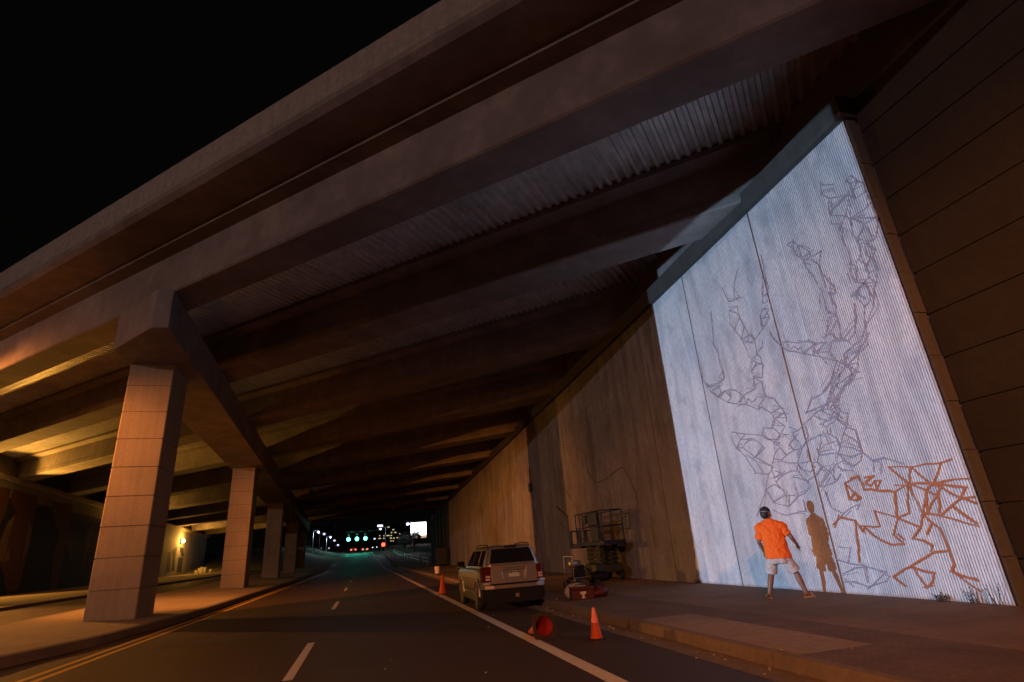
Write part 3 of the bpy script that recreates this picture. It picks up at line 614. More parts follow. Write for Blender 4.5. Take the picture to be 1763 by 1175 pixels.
for s in (-1, 1):
    b.ball(head + sd*(s*.088) - fd*.005 - up*.005, (.016, .022, .033), 10, 8)             # ears
    b.ball(head + fd*.083 + sd*(s*.033) + up*.022, (.014, .014, .009), 8, 6)              # brow and eye
b.tube(head - up*.06 - fd*.01, neck - up*.05, .058, .066, 14)
b.tube(neck - up*.17, W(8.785, 11.135, 1.30), .12, .15, 16, True); b.tube(W(8.785, 11.135, 1.30), W(8.79, 11.13, .98), .16, .155, 16, True)
b.tube(Lsh - up*.02, Rsh - up*.02, .078, .078, 14, True)
for sh, el, wr, sgn in ((Lsh, Lel, Lwr, -1), (Rsh, Rel, Rwr, 1)):
    b.tube(sh, el, .062, .047, 12, True); b.tube(el, wr, .047, .031, 12, True)
    hd = (wr - el).normalized(); hd = (hd*.7 - up*.5 + v*.1).normalized()
    b.tube(wr, wr + hd*.075, .030, .040, 10, True)
    pc = wr + hd*.085; ac = rg*sgn
    wd = hd.cross(ac).normalized()
    for f in range(4):
        o_ = pc + wd*(.030 - .020*f) ; l1 = (.042, .048, .045, .036)[f]
        k1 = o_ + (hd*.85 + ac*.1*sgn).normalized()*l1; k2 = k1 + (hd*.35 - v*.35 - up*.3).normalized()*l1*.7
        b.tube(o_, k1, .0115, .0105, 8, True); b.tube(k1, k2, .0105, .009, 8, True)
    t0 = wr + hd*.03 + wd*.032; t1 = t0 + (hd*.6 + wd*.7).normalized()*.05; b.tube(t0, t1, .014, .012, 8, True); b.tube(t1, t1 + hd*.03, .012, .010, 8, True)
for hp, kn, an, to in ((Lhp, Lkn, Lan, (v*.9 - rg*.25)), (Rhp, Rkn, Ran, (v*.55 + rg*.8))):
    b.tube(hp, kn, .095, .062, 14, True); b.tube(kn, kn + (an-kn)*.35 - v*.018, .060, .064, 14, True)
    b.tube(kn + (an-kn)*.35 - v*.018, an, .064, .040, 14, True)
    to = to.normalized(); heel = Vector((an.x, an.y, .205)) - to*.05
    b.tube(heel, heel + to*.16 - up*.012, .040, .038, 12, True); b.tube(heel + to*.14 - up*.01, heel + to*.235 - up*.02, .036, .026, 12, True)
    b.tube(an, heel + to*.03, .040, .040, 10, True)
body = b.build('body', SKIN, man, world=True, smooth=True)
rm = body.modifiers.new('r', 'REMESH'); rm.mode = 'VOXEL'; rm.voxel_size = .0075
sm = body.modifiers.new('s', 'SMOOTH'); sm.factor = .5; sm.iterations = 4
realise(body)
# t-shirt
b = MB()
def tor(z, cx, cyy, a, d, n=28):
    c = Vector((cx, cyy, z)); out = []
    for i in range(n):
        t = 2*math.pi*i/n; w_ = 1 + .02*math.sin(5*t + z*9) + .015*math.sin(9*t - z*14)
        e = abs(math.cos(t))**.8*math.copysign(1, math.cos(t)); f = abs(math.sin(t))**.8*math.copysign(1, math.sin(t))
        out.append(c + rg*(a*e*w_) + v*(d*f*w_))
    return out
b.loft([tor(.945, 8.797, 11.122, .262, .178), tor(1.00, 8.795, 11.124, .262, .178), tor(1.12, 8.790, 11.13, .248, .172), tor(1.28, 8.785, 11.133, .240, .165), tor(1.42, 8.782, 11.138, .248, .158),
        tor(1.54, 8.78, 11.14, .250, .145), tor(1.62, 8.778, 11.143, .232, .12), tor(1.68, 8.775, 11.147, .165, .10), tor(1.735, 8.771, 11.149, .105, .092), tor(1.775, 8.768, 11.151, .080, .080)])
b.tube(Lsh + Vector((.04, -.03, 0)), W(8.545, 11.322, 1.345, -.01), .105, .098, 16)
b.tube(Rsh + Vector((-.04, .03, 0)), W(9.03, 10.945, 1.425, -.01), .105, .092, 16)
b.tube(Lsh - up*.015, Rsh - up*.015, .118, .118, 18, True); b.tube(W(8.70, 11.20, 1.655), W(8.86, 11.08, 1.655), .10, .10, 16, True)
sh = b.build('t_shirt', SHIRT, man, world=True, smooth=True)
rm = sh.modifiers.new('r', 'REMESH'); rm.mode = 'VOXEL'; rm.voxel_size = .010
sm = sh.modifiers.new('s', 'SMOOTH'); sm.factor = .5; sm.iterations = 3
tx = bpy.data.textures.new('folds', 'CLOUDS'); tx.noise_scale = .085
dm = sh.modifiers.new('d', 'DISPLACE'); dm.texture = tx; dm.strength = .042; dm.mid_level = .5; dm.texture_coords = 'LOCAL'
realise(sh)
# shorts
b = MB()
b.loft([tor(.84, 8.795, 11.125, .20, .15), tor(.92, 8.793, 11.127, .235, .158), tor(1.03, 8.79, 11.13, .215, .15)])
for hp, kn, lo_ in ((Lhp, Lkn, .655), (Rhp, Rkn, .665)):
    t_ = (hp.z - lo_)/(hp.z - kn.z); e = hp + (kn-hp)*t_
    b.tube(hp - up*.02, e, .125, .122, 18)
so = b.build('shorts', SHORTS, man, world=True, smooth=True)
rm = so.modifiers.new('r', 'REMESH'); rm.mode = 'VOXEL'; rm.voxel_size = .010
sm = so.modifiers.new('s', 'SMOOTH'); sm.factor = .5; sm.iterations = 3
dm = so.modifiers.new('d', 'DISPLACE'); dm.texture = tx; dm.strength = .028; dm.mid_level = .5; dm.texture_coords = 'LOCAL'
realise(so)
b = MB(); b.ball(head - fd*.022 + up*.038, (.110, .110, .105), 20, 12); b.ball(head - fd*.05 - up*.02, (.092, .092, .115), 18, 12); b.build('hair', HAIR, man, world=True, smooth=True)
b = MB(); rings = []
for dz, k in ((.0, 1.0), (.007, 1.0)):
    rings.append([head - fd*.02 + up*(.012 + dz) + (fd*math.cos(t) + sd*math.sin(t))*.1130 - up*.02*math.cos(t) for t in [2*math.pi*i/30 for i in range(30)]])
b.loft(rings, True, False, False); b.build('mask_strap', mat('white_elastic', (.34, .33, .31), .7), man, world=True, smooth=True)
b = MB(); mc = head + fd*.085 - up*.05
b.ball(mc, (.048, .048, .045), 14, 8); b.build('dust_mask', mat('pale_mask_cloth', (.62, .55, .5), .8), man, world=True, smooth=True)
SAND = mat('pale_tan_rubber', (.45, .40, .27), .7)
for an, to in ((Lan, (v*.9 - rg*.25)), (Ran, (v*.55 + rg*.8))):
    to = to.normalized(); c = Vector((an.x, an.y, .165)) + to*.055; s_ = to.cross(up)
    rings = []
    for z, g_ in ((.150, .0), (.178, .004)):
        rings.append([Vector((c.x, c.y, z)) + to*(.148+g_)*math.cos(t) + s_*(.052+g_)*math.sin(t)*(1+.15*math.cos(t)) for t in [2*math.pi*i/20 for i in range(20)]])
    b = MB(); b.loft(rings); b.tube(c + to*.05 + s_*.05 + up*.02, c + to*.06 + up*.075, .012, .012); b.tube(c + to*.05 - s_*.05 + up*.02, c + to*.06 + up*.075, .012, .012)
    b.build('sandal', SAND, man, world=True)

# ================================================================ parked SUV (local: x right, y forward from the rear bumper, z up)
PAINT = mat('silver_car_paint', (0.46, 0.44, 0.43), 0.30, 0.85, noise=.15, nscale=30, coat=0.8)
GLASS = mat('dark_car_glass', (0.010, 0.011, 0.013), 0.06, spec=.6)
REDL = mat('red_tail_lens', (0.075, 0.004, 0.004), 0.15, coat=.6)
PALE = mat('clear_lens', (0.55, 0.42, 0.36), 0.15, coat=.6)
CHROME = mat('chrome', (0.7, 0.7, 0.7), 0.12, 1.0)
suv = thing('parked_suv', 'silver boxy SUV parked at the kerb beside the white edge line, seen from behind', 'car', (3.93, 15.72, 0.0))
def rrect(hw, y0, y1, z, r, n=6):
    pts = []
    for cx_, cy_, a0 in ((hw-r, y1-r, 0), (-hw+r, y1-r, 90), (-hw+r, y0+r, 180), (hw-r, y0+r, 270)):
        for i in range(n+1):
            a = R(a0 + 90*i/n); pts.append((cx_ + r*math.cos(a), cy_ + r*math.sin(a), z))
    return pts
b = MB()
b.loft([rrect(.80, .10, 4.22, .26, .12), rrect(.85, .05, 4.34, .40, .16), rrect(.872, .02, 4.38, .62, .18), rrect(.878, .01, 4.37, .80, .18), rrect(.865, .02, 4.30, .95, .18), rrect(.835, .04, 4.16, 1.03, .2), rrect(.80, .06, 3.35, 1.07, .2)])
b.build('body', PAINT, suv, smooth=False, bevel=.012)
b = MB()
gh = [(1.05, .80, .06, 3.30, .16), (1.14, .775, .075, 3.16, .16), (1.30, .725, .125, 2.86, .15), (1.48, .665, .185, 2.52, .14), (1.575, .63, .215, 2.36, .14), (1.62, .59, .27, 2.28, .16), (1.645, .50, .40, 2.10, .2)]
b.loft([rrect(hw, y0, y1, z, r) for z, hw, y0, y1, r in gh]); b.build('cabin', PAINT, suv, bevel=.01)
def ghx(z): return lerp([(a[0], a[1]) for a in gh], z)
def ghr(z): return lerp([(a[0], a[2]) for a in gh], z)
def ghf(z): return lerp([(a[0], a[3]) for a in gh], z)
def pane(name, pts, m, parent=suv):
    b = MB(); b.poly(pts); o = b.build(name, m, parent, fix=False); s_ = o.modifiers.new('t', 'SOLIDIFY'); s_.thickness = .006; s_.offset = 0; return o
rw = []
for x, z in ((-.63, 1.185), (.63, 1.185), (.64, 1.21), (.555, 1.53), (.525, 1.555), (-.525, 1.555), (-.555, 1.53), (-.64, 1.21)): rw.append((x, ghr(z) - .008, z))
pane('rear_window', rw, GLASS)
for s in (-1, 1):
    for y0, y1, y2, y3 in ((.42, .98, 1.02, .50), (1.08, 1.90, 1.86, 1.10), (1.98, 2.92, 2.42, 1.94)):
        pts = [(s*(ghx(z)+.006), y, z) for y, z in ((y0, 1.12), (y1, 1.12), (y2, 1.53), (y3, 1.53))]
        pane('side_window', pts if s > 0 else pts[::-1], GLASS)
pane('windscreen', [(x, ghf(z)+.006, z) for x, z in ((.62, 1.10), (-.62, 1.10), (-.52, 1.54), (.52, 1.54))], GLASS)
# tailgate with its number plate recess
b = MB()
O4 = [(-.64, 1.135), (.64, 1.135), (.615, .675), (-.615, .675)]
I4 = [(-.36, 1.065), (.36, 1.065), (.31, .775), (-.30, .775)]
vs = [(x, -.028, z) for x, z in O4] + [(x, -.028, z) for x, z in I4] + [(x*.93, .012, z*.985+.012) for x, z in I4] + [(x, .03, z) for x, z in O4]
b.add(vs, [(0,1,5,4),(1,2,6,5),(2,3,7,6),(3,0,4,7),(4,5,9,8),(5,6,10,9),(6,7,11,10),(7,4,8,11),(8,9,10,11),(0,12,13,1),(1,13,14,2),(2,14,15,3),(3,15,12,0)])
tg = b.build('tailgate', PAINT, suv, bevel=.006)
MB().rbox((0, -.036, 1.03), (.70, .035, .055)).build('handle_bar', PAINT, tg, bevel=.012)
MB().rbox((0, -.012, 1.158), (1.24, .05, .028)).build('chrome_trim', PAINT, suv, bevel=.008)
pl = MB().rbox((.0, -.014, .90), (.31, .012, .155)).build('number_plate', mat('plate_white', (.42, .45, .43), .4), tg, bevel=.003)
b = MB(); b.poly([(-.150, -.0215, .90), (-.11, -.0215, .935), (-.07, -.0215, .915), (-.02, -.0215, .95), (.03, -.0215, .92), (.08, -.0215, .945), (.15, -.0215, .905), (.15, -.0215, .97), (-.15, -.0215, .97)])
b.build('plate_mountains', mat('plate_green', (.06, .12, .08), .5), pl, fix=False)
def text(name, body_, size, loc, rot, m, parent, depth=.001):
    c = bpy.data.curves.new(name, 'FONT'); c.body = body_; c.size = size; c.extrude = depth; c.align_x = 'CENTER'; c.align_y = 'CENTER'
    o = bpy.data.objects.new(name, c); col.objects.link(o); o.location = loc; o.rotation_euler = rot
    dg = bpy.context.evaluated_depsgraph_get(); me = bpy.data.meshes.new_from_object(o.evaluated_get(dg)); me.materials.clear(); me.materials.append(m)
    n_ = bpy.data.objects.new(name, me); col.objects.link(n_); n_.location = loc; n_.rotation_euler = rot; n_.parent = parent
    bpy.data.objects.remove(o); return n_
for s in (-1, 1):
    b = MB(); b.loft([[(s*.645, -.045, z), (s*.80, -.03, z), (s*.885, .06, z), (s*.888, .22, z), (s*.86, .22, z), (s*.645, .06, z)] for z in (.71, 1.115)])
    tl = b.build('tail_light', REDL, suv, bevel=.012)
    for z in (.80, .87): MB().rbox((s*.735, -.042, z), (.12, .03, .05)).build('reverse_lens', PALE, tl, bevel=.006)
# bumper
b = MB(); b.loft([[(s_, yy, z) for s_, yy in ((-.885, .5), (-.885, .10), (-.83, -.05), (-.6, -.11), (.6, -.11), (.83, -.05), (.885, .10), (.885, .5))] for z in (.545, .66)], True)
b.build('rear_bumper', PAINT, suv, bevel=.02)
MB().rbox((0, -.085, .668), (1.26, .10, .035)).build('bumper_step', M['black'], suv, bevel=.008)
for s in (-1, 1):
    b = MB(); b.loft([[(s*.63, -.02, z), (s*.70, -.09, z), (s*.86, -.03, z), (s*.886, .10, z), (s*.886, .34, z), (s*.7, .1, z)] for z in (.66, .735)])
    b.build('bumper_corner', PAINT, suv, bevel=.012)
b = MB(); b.loft([[(s_*k, yy, z) for s_, yy in ((-.87, .5), (-.87, .08), (-.81, -.03), (.81, -.03), (.87, .08), (.87, .5))] for z, k in ((.20, .9), (.33, .98), (.547, 1.0))]); b.build('lower_valance', M['black'], suv, bevel=.01)
hb = MB().rbox((.05, -.06, .37), (.10, .10, .085)).build('tow_hitch', M['steel'], suv, bevel=.004)
MB().rbox((.075, -.113, .37), (.045, .01, .075)).build('hitch_cover', mat('brown_reflector', (.25, .08, .05), .3), hb)
MB().rbox((0, .235, 1.605), (.34, .14, .05)).build('brake_light_housing', M['black'], suv, bevel=.01)
b = MB(); b.tube((.02, ghr(1.2)-.02, 1.20), (.30, ghr(1.25)-.02, 1.25), .008); b.tube((.0, ghr(1.19)-.02, 1.19), (.0, ghr(1.19)+.02, 1.19), .022); b.build('wiper', M['black'], suv)
for s in (-1, 1):
    b = MB(); b.path([(s*.60, .42, 1.60), (s*.60, .52, 1.665), (s*.60, 1.3, 1.69), (s*.60, 2.0, 1.675), (s*.60, 2.15, 1.61)], .016); b.build('roof_rail', M['black'], suv, smooth=True)
    b = MB(); b.rbox((s*1.01, 2.78, 1.16), (.24, .11, .20)); b.rbox((s*.885, 2.80, 1.10), (.08, .06, .05)); mr = b.build('mirror', M['black'], suv, bevel=.025)
    MB().rbox((s*1.01, 2.722, 1.16), (.19, .004, .15)).build('mirror_glass', GLASS, mr)
    MB().rbox((s*.872, 2.05, .93), (.03, .17, .025)).build('door_handle', PAINT, suv, bevel=.008)
    MB().rbox((s*.872, 1.25, .93), (.03, .17, .025)).build('door_handle', PAINT, suv, bevel=.008)
    b = MB(); b.box(min(s*.868, s*.884), max(s*.868, s*.884), 1.10, 3.05, .46, .55); b.build('side_moulding', M['black'], suv, bevel=.006)
    b = MB(); b.box(min(s*.80, s*.87), max(s*.80, s*.87), 1.15, 3.1, .22, .40); b.build('sill', M['black'], suv, bevel=.01)
    for yw in (.86, 3.45):
        # flared arch and dark wheel well
        b = MB(); rings = []
        for i in range(17):
            a = math.pi*i/16; ca, sa = math.cos(a), math.sin(a)
            rings.append([(s*x, yw + r*ca, .36 + r*sa) for x, r in ((.87, .46), (.905, .45), (.912, .40), (.87, .375))])
        b.loft(rings, True); b.build('wheel_arch', PAINT, suv, smooth=False, bevel=.008)
        b = MB(); b.loft([[(s*x, yw + .385*math.cos(math.pi*i/16), .36 + .385*math.sin(math.pi*i/16)) for i in range(17)] for x in (.60, .882)]); b.build('wheel_well', M['black'], suv)
        b = MB(); b.lathe([(.20, -.105), (.30, -.108), (.335, -.08), (.345, 0), (.335, .08), (.30, .108), (.20, .105)], (s*.79, yw, .345), 28, 'X'); wh = b.build('wheel', M['rubber'], suv, smooth=True)
        b = MB(); b.lathe([(.195, -.06), (.215, .098), (.20, .106), (.10, .085), (.03, .10)] if s > 0 else [(.03, -.10), (.10, -.085), (.20, -.106), (.215, -.098), (.195, .06)], (s*.79, yw, .345), 24, 'X'); b.build('rim', M['steel'], wh, smooth=True)
    hl = MB().rbox((s*.62, 4.27, .82), (.26, .12, .16)).build('headlight', PALE, suv, bevel=.02)
MB().rbox((0, 4.345, .80), (.84, .05, .17)).build('grille', M['black'], suv, bevel=.01)

# ================================================================ traffic cones
CONE = mat('orange_cone_plastic', (0.50, 0.070, 0.012), 0.55, noise=.35, nscale=30, dark=(.4, .07, .02))
CONE_TOP = mat('pinkish_reflective_sleeve', (0.80, 0.20, 0.16), 0.5)
CONE_IN = mat('dark_red_cone_inside', (0.33, 0.018, 0.010), 0.7)  # dim red of light through the shell is put into this colour
CBASE = mat('cone_base_rubber', (0.025, 0.013, 0.010), 0.8)
def cone(loc, h, label, sleeve=False):
    t = thing('traffic_cone', label, 'traffic cone', loc, random.uniform(-.4, .4), 'orange traffic cones')
    k = h/.7; r0, r1 = .148*k, .028*k
    bs = .19*k; A_ = [2*math.pi*i/40 for i in range(40)]
    def sq(z):
        out = []
        for a in A_:
            c_, s_ = math.cos(a), math.sin(a); q = bs/(abs(c_)**7 + abs(s_)**7)**(1/7); out.append((q*c_, q*s_, z))
        return out
    def ci(r, z): return [(r*math.cos(a), r*math.sin(a), z) for a in A_]
    b = MB(); b.loft([ci(r0, 0), sq(0), sq(.03*k), ci(r0, .034*k)], True, False, False); b.build('base', CBASE, t)
    b = MB(); b.lathe([(r0, 0.0), (r0+.012*k, .034*k), (r0*.93, .05*k), (r1, h*.985), (r1*.6, h), (r1*.55, h*.99)], seg=28, caps=False); b.build('shell', CONE, t, smooth=True)
    b = MB(); b.lathe([(r1-.006, h*.97), (r0*.93-.008, .05*k), (r0-.006, .003)], seg=28, caps=False); b.build('inside', CONE_IN, t, smooth=True)
    if sleeve:
        f = lambda q: r0*.93 + (r1-r0*.93)*q + .003
        b = MB(); b.lathe([(f(.50), h*.52), (f(.97), h*.965)], seg=28, caps=False); b.build('sleeve', CONE_TOP, t, smooth=True)
    return t
c1 = cone((3.86, 9.9, 0), .50, 'upright orange cone with a pinkish top by the kerb, nearest the camera', True)
c3 = cone((3.06, 24.3, 0), .74, 'tall upright orange cone on the white edge line ahead of the car', False)
c2 = cone((3.14, 10.55, .205), .78, 'fallen orange cone lying on its side with its open base towards the camera', False)
ax = Vector((-.10, .97, -.22)).normalized()
c2.rotation_euler = ax.to_track_quat('Z', 'Y').to_euler()

# ================================================================ scissor lift at the wall
BLUE = mat('blue_lift_paint', (0.004, 0.010, 0.065), 0.5, noise=.3, nscale=10)
DARKG = mat('dark_lift_steel', (0.03, 0.035, 0.032), 0.6, .3)
lift = thing('scissor_lift', 'blue scissor lift with raised guard rails standing by the wall', 'scissor lift', (9.1, 21.6, .15))
x0, x1 = 8.66, 9.52
b = MB(); b.box(x0, x1, 20.9, 22.6, .42, .74); b.box(x0+.04, x1-.04, 20.75, 21.0, .45, .70); b.build('chassis', DARKG, lift, world=True, bevel=.02)
for xx in (x0, x1):
    for yy in (21.15, 22.35):
        b = MB(); b.lathe([(.05,-.08),(.2,-.09),(.225,-.06),(.225,.06),(.2,.09),(.05,.08)], (xx, yy, .375), 20, 'X'); b.build('wheel', M['rubber'], lift, world=True, smooth=True)
b = MB()
for k, (za, zb) in enumerate(((.76, .92), (.92, 1.08), (1.08, 1.24), (1.24, 1.40))):
    for xx in (x0+.12, x1-.12):
        b.tube((xx, 21.0, za), (xx, 22.5, zb), .05); b.tube((xx+.03, 22.5, za), (xx+.03, 21.0, zb), .05); b.rbox((xx, 21.75, (za+zb)/2), (.08, 1.3, .05))
b.build('scissor_arms', DARKG, lift, world=True)
pf = MB().box(x0-.03, x1+.03, 20.35, 23.3, 1.42, 1.58).build('platform', BLUE, lift, world=True, bevel=.01)
MB().box(x0+.05, x1-.05, 23.0, 24.4, 1.34, 1.46).build('extension_deck', BLUE, lift, world=True, bevel=.01)
b = MB()
for xx in (x0, x1):
    for (ya, yb) in ((20.4, 23.2),):
        for zz in (2.12, 2.68): b.tube((xx, ya, zz), (xx, yb, zz), .024)
        for yy in (20.4, 21.4, 22.4, 22.7, 23.2): b.tube((xx, yy, 1.55), (xx, yy, 2.68), .024)
for zz in (2.12, 2.68): b.tube((x0, 20.4, zz), (x1, 20.4, zz), .024)
b.build('guard_rail', BLUE, lift, world=True)
b = MB()
for xx in (x0+.08, x1-.08):
    for zz in (2.05,): b.tube((xx, 23.0, zz), (xx, 24.35, zz), .03)
    b.rbox((xx, 24.2, 1.75), (.05, .3, .66)); b.rbox((xx, 23.15, 1.75), (.05, .35, .66)); b.tube((xx, 24.35, 1.4), (xx, 24.35, 2.72), .022)
for zz in (2.05, 1.5): b.tube((x0+.08, 24.35, zz), (x1-.08, 24.35, zz), .024)
b.build('extension_rail', BLUE, lift, world=True)
MB().tube((x0+.08, 24.35, 2.70), (x0+.02, 25.5, 3.22), .035).build('raised_gate_arm', DARKG, lift, world=True)
MB().rbox((x0-.04, 21.15, 2.40), (.12, .95, .50)).build('control_panel', BLUE, lift, world=True, bevel=.02)
MB().rbox((x0-.06, 21.95, 2.43), (.12, .35, .34)).build('control_box', BLUE, lift, world=True, bevel=.02)
MB().rbox((x0-.03, 21.1, 1.85), (.08, .7, .56)).build('battery_box', BLUE, lift, world=True, bevel=.02)
b = MB(); b.path([(x0-.07, 21.9, 2.3), (x0-.08, 22.0, 1.95), (x0-.08, 22.2, 1.72), (x0-.07, 22.4, 1.66)], .015); b.build('cable', M['black'], lift, world=True)

# ================================================================ painters' gear on the pavement
REDT = mat('red_tool_paint', (0.07, 0.006, 0.005), 0.5, noise=.3, nscale=20)
CLOTH = mat('pale_drop_cloth', (0.40, 0.36, 0.30), 0.9, noise=.5, nscale=12)
tb = thing('toolbox', 'red toolbox with a pale mark on the front at the kerb behind the car', 'toolbox', (5.62, 15.15, .15), R(-6))
MB().box(-.30, .30, -.17, .17, 0, .24).build('case', REDT, tb, bevel=.02)
MB().box(-.305, .305, -.175, .175, .245, .31).build('lid', REDT, tb, bevel=.02)
b = MB(); b.path([(-.18, 0, .31), (-.16, 0, .36), (.16, 0, .36), (.18, 0, .31)], .012); b.build('handle', M['black'], tb)
b = MB(); b.add([(x, -.1745, z) for x, z in ((-.075, .20), (.075, .20), (.085, .15), (.03, .125), (.03, .07), (.06, .035), (-.06, .035), (-.03, .07), (-.03, .125), (-.085, .15))], [tuple(range(10))]); b.build('emblem', mat('pale_decal', (.55, .5, .45), .6), tb, fix=False)
def blob(name, label, cat, loc, r, m, seed, parent=None):
    random.seed(seed); b = MB(); b.ball((0,0,r[2]*.8), r, 20, 12)
    o = b.build(name, m, None, smooth=True); o.location = loc
    t = bpy.data.textures.new(name, 'CLOUDS'); t.noise_scale = .18
    d = o.modifiers.new('d', 'DISPLACE'); d.texture = t; d.strength = .16; d.texture_coords = 'LOCAL'; realise(o)
    return tag(o, label, cat)
blob('drop_cloth', 'crumpled pale drop cloth heaped behind the red toolbox', 'cloth', (5.72, 15.75, .15), (.38, .30, .20), CLOTH, 3)
blob('red_bag', 'dark red bag slumped on the pavement right of the toolbox', 'bag', (6.2, 15.35, .15), (.28, .2, .16), REDT, 5)
ps = thing('paint_sprayer', 'dark paint sprayer cart with an upright handle frame near the lift', 'paint sprayer', (6.75, 18.4, .15), R(20))
b = MB(); b.rbox((0, 0, .34), (.52, .42, .05)); b.rbox((.05, 0, .55), (.34, .30, .36)); b.build('motor', M['black'], ps, bevel=.03)
MB().lathe([(.02,-.2),(.11,-.19),(.12,0),(.11,.19),(.02,.2)], (-.12, -.05, .78), 18, 'X').build('tank', M['steel'], ps, smooth=True)
b = MB(); b.path([(-.35, -.22, .16), (-.35, -.22, 1.02), (-.35, .22, 1.02), (-.35, .22, .16)], .016); b.path([(-.35, -.22, .36), (.25, -.22, .36)], .014); b.path([(-.35, .22, .36), (.25, .22, .36)], .014); b.build('handle_frame', M['steel'], ps, smooth=True)
for s in (-1, 1): MB().lathe([(.03,-.04),(.14,-.045),(.155,0),(.14,.045),(.03,.04)], (-.25, 0, 0), 18, 'Y').build('wheel', M['rubber'], ps, smooth=True).location = (0, s*.27, .155)
b = MB(); b.path([(.1, -.1, .72), (.35, -.3, .55), (.5, -.35, .1), (.2, -.6, .02), (-.3, -.5, .02)], .014); b.build('hose', M['black'], ps, smooth=True)
gn = thing('air_compressor', 'small dark wheeled compressor on the pavement between the sprayer and the lift', 'compressor', (7.7, 18.9, .15), R(10))
MB().lathe([(.02,-.36),(.13,-.34),(.15,-.25),(.15,.25),(.13,.34),(.02,.36)], (0, 0, .30), 18, 'X').build('tank', M['black'], gn, smooth=True)
MB().rbox((.02, 0, .56), (.36, .24, .22)).build('pump', M['dark_metal'], gn, bevel=.03)
for s in (-1, 1): MB().lathe([(.03,-.03),(.11,-.035),(.12,0),(.11,.035),(.03,.03)], (-.2, s*.19, .12), 16, 'Y').build('wheel', M['rubber'], gn, smooth=True)
def bucket(loc, label, h=.37, m=None, group=None):
    t = thing('paint_bucket', label, 'bucket', loc, 0, group); k = h/.37
    MB().lathe([(.02*k,.004),(.13*k,0),(.15*k,.33*k),(.16*k,.335*k),(.16*k,.37*k),(.145*k,.372*k),(.02*k,.365*k)], seg=22).build('pail', m or M['pail'], t, smooth=False, bevel=.004)
    b = MB(); b.path([(.155*k*math.cos(a), .05*k, .30*k - .16*k*abs(math.sin(a))) for a in [math.pi*i/8 for i in range(9)]], .005); b.build('wire_handle', M['steel'], t)
    return t
M['pail'] = mat('white_plastic_pail', (.62, .58, .52), .5, noise=.3, nscale=14)
bucket((5.25, 44.6, .15), 'white paint bucket on the kerb far beyond the car', .50)
bucket((7.25, 19.7, .15), 'pale paint bucket among the sprayer gear by the lift', .36)
for i, (x, y, h) in enumerate(((-26.6, 106, .55), (-26.25, 106.4, .85), (-25.85, 106.2, 1.0), (-25.4, 106.3, .9), (-24.5, 106.1, .6))):
    t = thing('barrel', ['leftmost low barrel', 'second barrel from the left', 'tallest barrel', 'fourth barrel from the left', 'small barrel standing apart at the right'][i] + ' at the far end of the mural wall', 'barrel', (x, y, left_z(y)+.16), 0, 'barrels at the end of the mural wall')
    MB().lathe([(.02,0),(.24,0),(.26,h*.3),(.25,h*.32),(.26,h*.66),(.25,h*.68),(.24,h),(.02,h)], seg=18).build('drum', M['pail'], t)

# grit and small litter along the kerb
GRIT = mat('grit', (.34, .28, .22), .9, noise=.6, nscale=40)
b = MB(); rnd = random.Random(11)
for i in range(260):
    y = rnd.uniform(5.5, 40); x = rnd.choice((rnd.gauss(4.62, .10), rnd.gauss(4.6, .12), rnd.uniform(-4.5, 4.3), rnd.gauss(5.2, .5))); z = .155 if x > 4.85 else .004
    r_ = rnd.uniform(.006, .018) if x < 4.5 else rnd.uniform(.008, .026)
    if 4.75 < x < 4.9: continue
    b.ball((x, y, z + r_*.4), (r_*rnd.uniform(.7, 1.6), r_*rnd.uniform(.7, 1.6), r_*.7), 6, 4)
o = b.build('grit', GRIT); o['kind'] = 'stuff'; o['label'] = 'scattered grit and litter along the kerb and road'

# ================================================================ weeds at the foot of the wall
LEAF = mat('dry_dark_weed', (0.05, 0.05, 0.03), .8)
def weed(loc, h, n_, label, seed):
    rnd = random.Random(seed); b = MB()
    for i in range(n_):
        a = rnd.uniform(0, 6.28); l_ = h*rnd.uniform(.5, 1); lean = rnd.uniform(.1, .7)
        p0 = Vector((rnd.uniform(-.06, .06), rnd.uniform(-.1, .1), 0)); p1 = p0 + Vector((-abs(math.cos(a))*lean*l_*.6, math.sin(a)*lean*l_, l_)); b.tube(p0, p1, .006, .003, 5)
        for q in range(4):
            c = p0.lerp(p1, .35 + .2*q); d = Vector((rnd.uniform(-1, .2), rnd.uniform(-1, 1), rnd.uniform(-.2, .8))).normalized()*rnd.uniform(.03, .07); s_ = d.cross(up).normalized()*.014
            b.add([c, c + d*.5 + s_, c + d, c + d*.5 - s_], [(0,1,2,3)])
    o = b.build('weed', LEAF, None, fix=False); o.location = loc; return tag(o, label, 'weed', 'weeds along the wall')
weed((9.95, 7.98, .15), .26, 10, 'largest dark weed at the foot of the white wall near its corner', 1)
weed((9.95, 8.55, .15), .12, 18, 'low dark weed at the foot of the white wall left of the larger one', 2)
weed((9.95, 7.70, .15), .32, 5, 'thin dry stalk at the foot of the white wall by the corner', 4)
weed((9.95, 16.5, .15), .10, 10, 'low weed where the white paint meets the bare wall', 6)

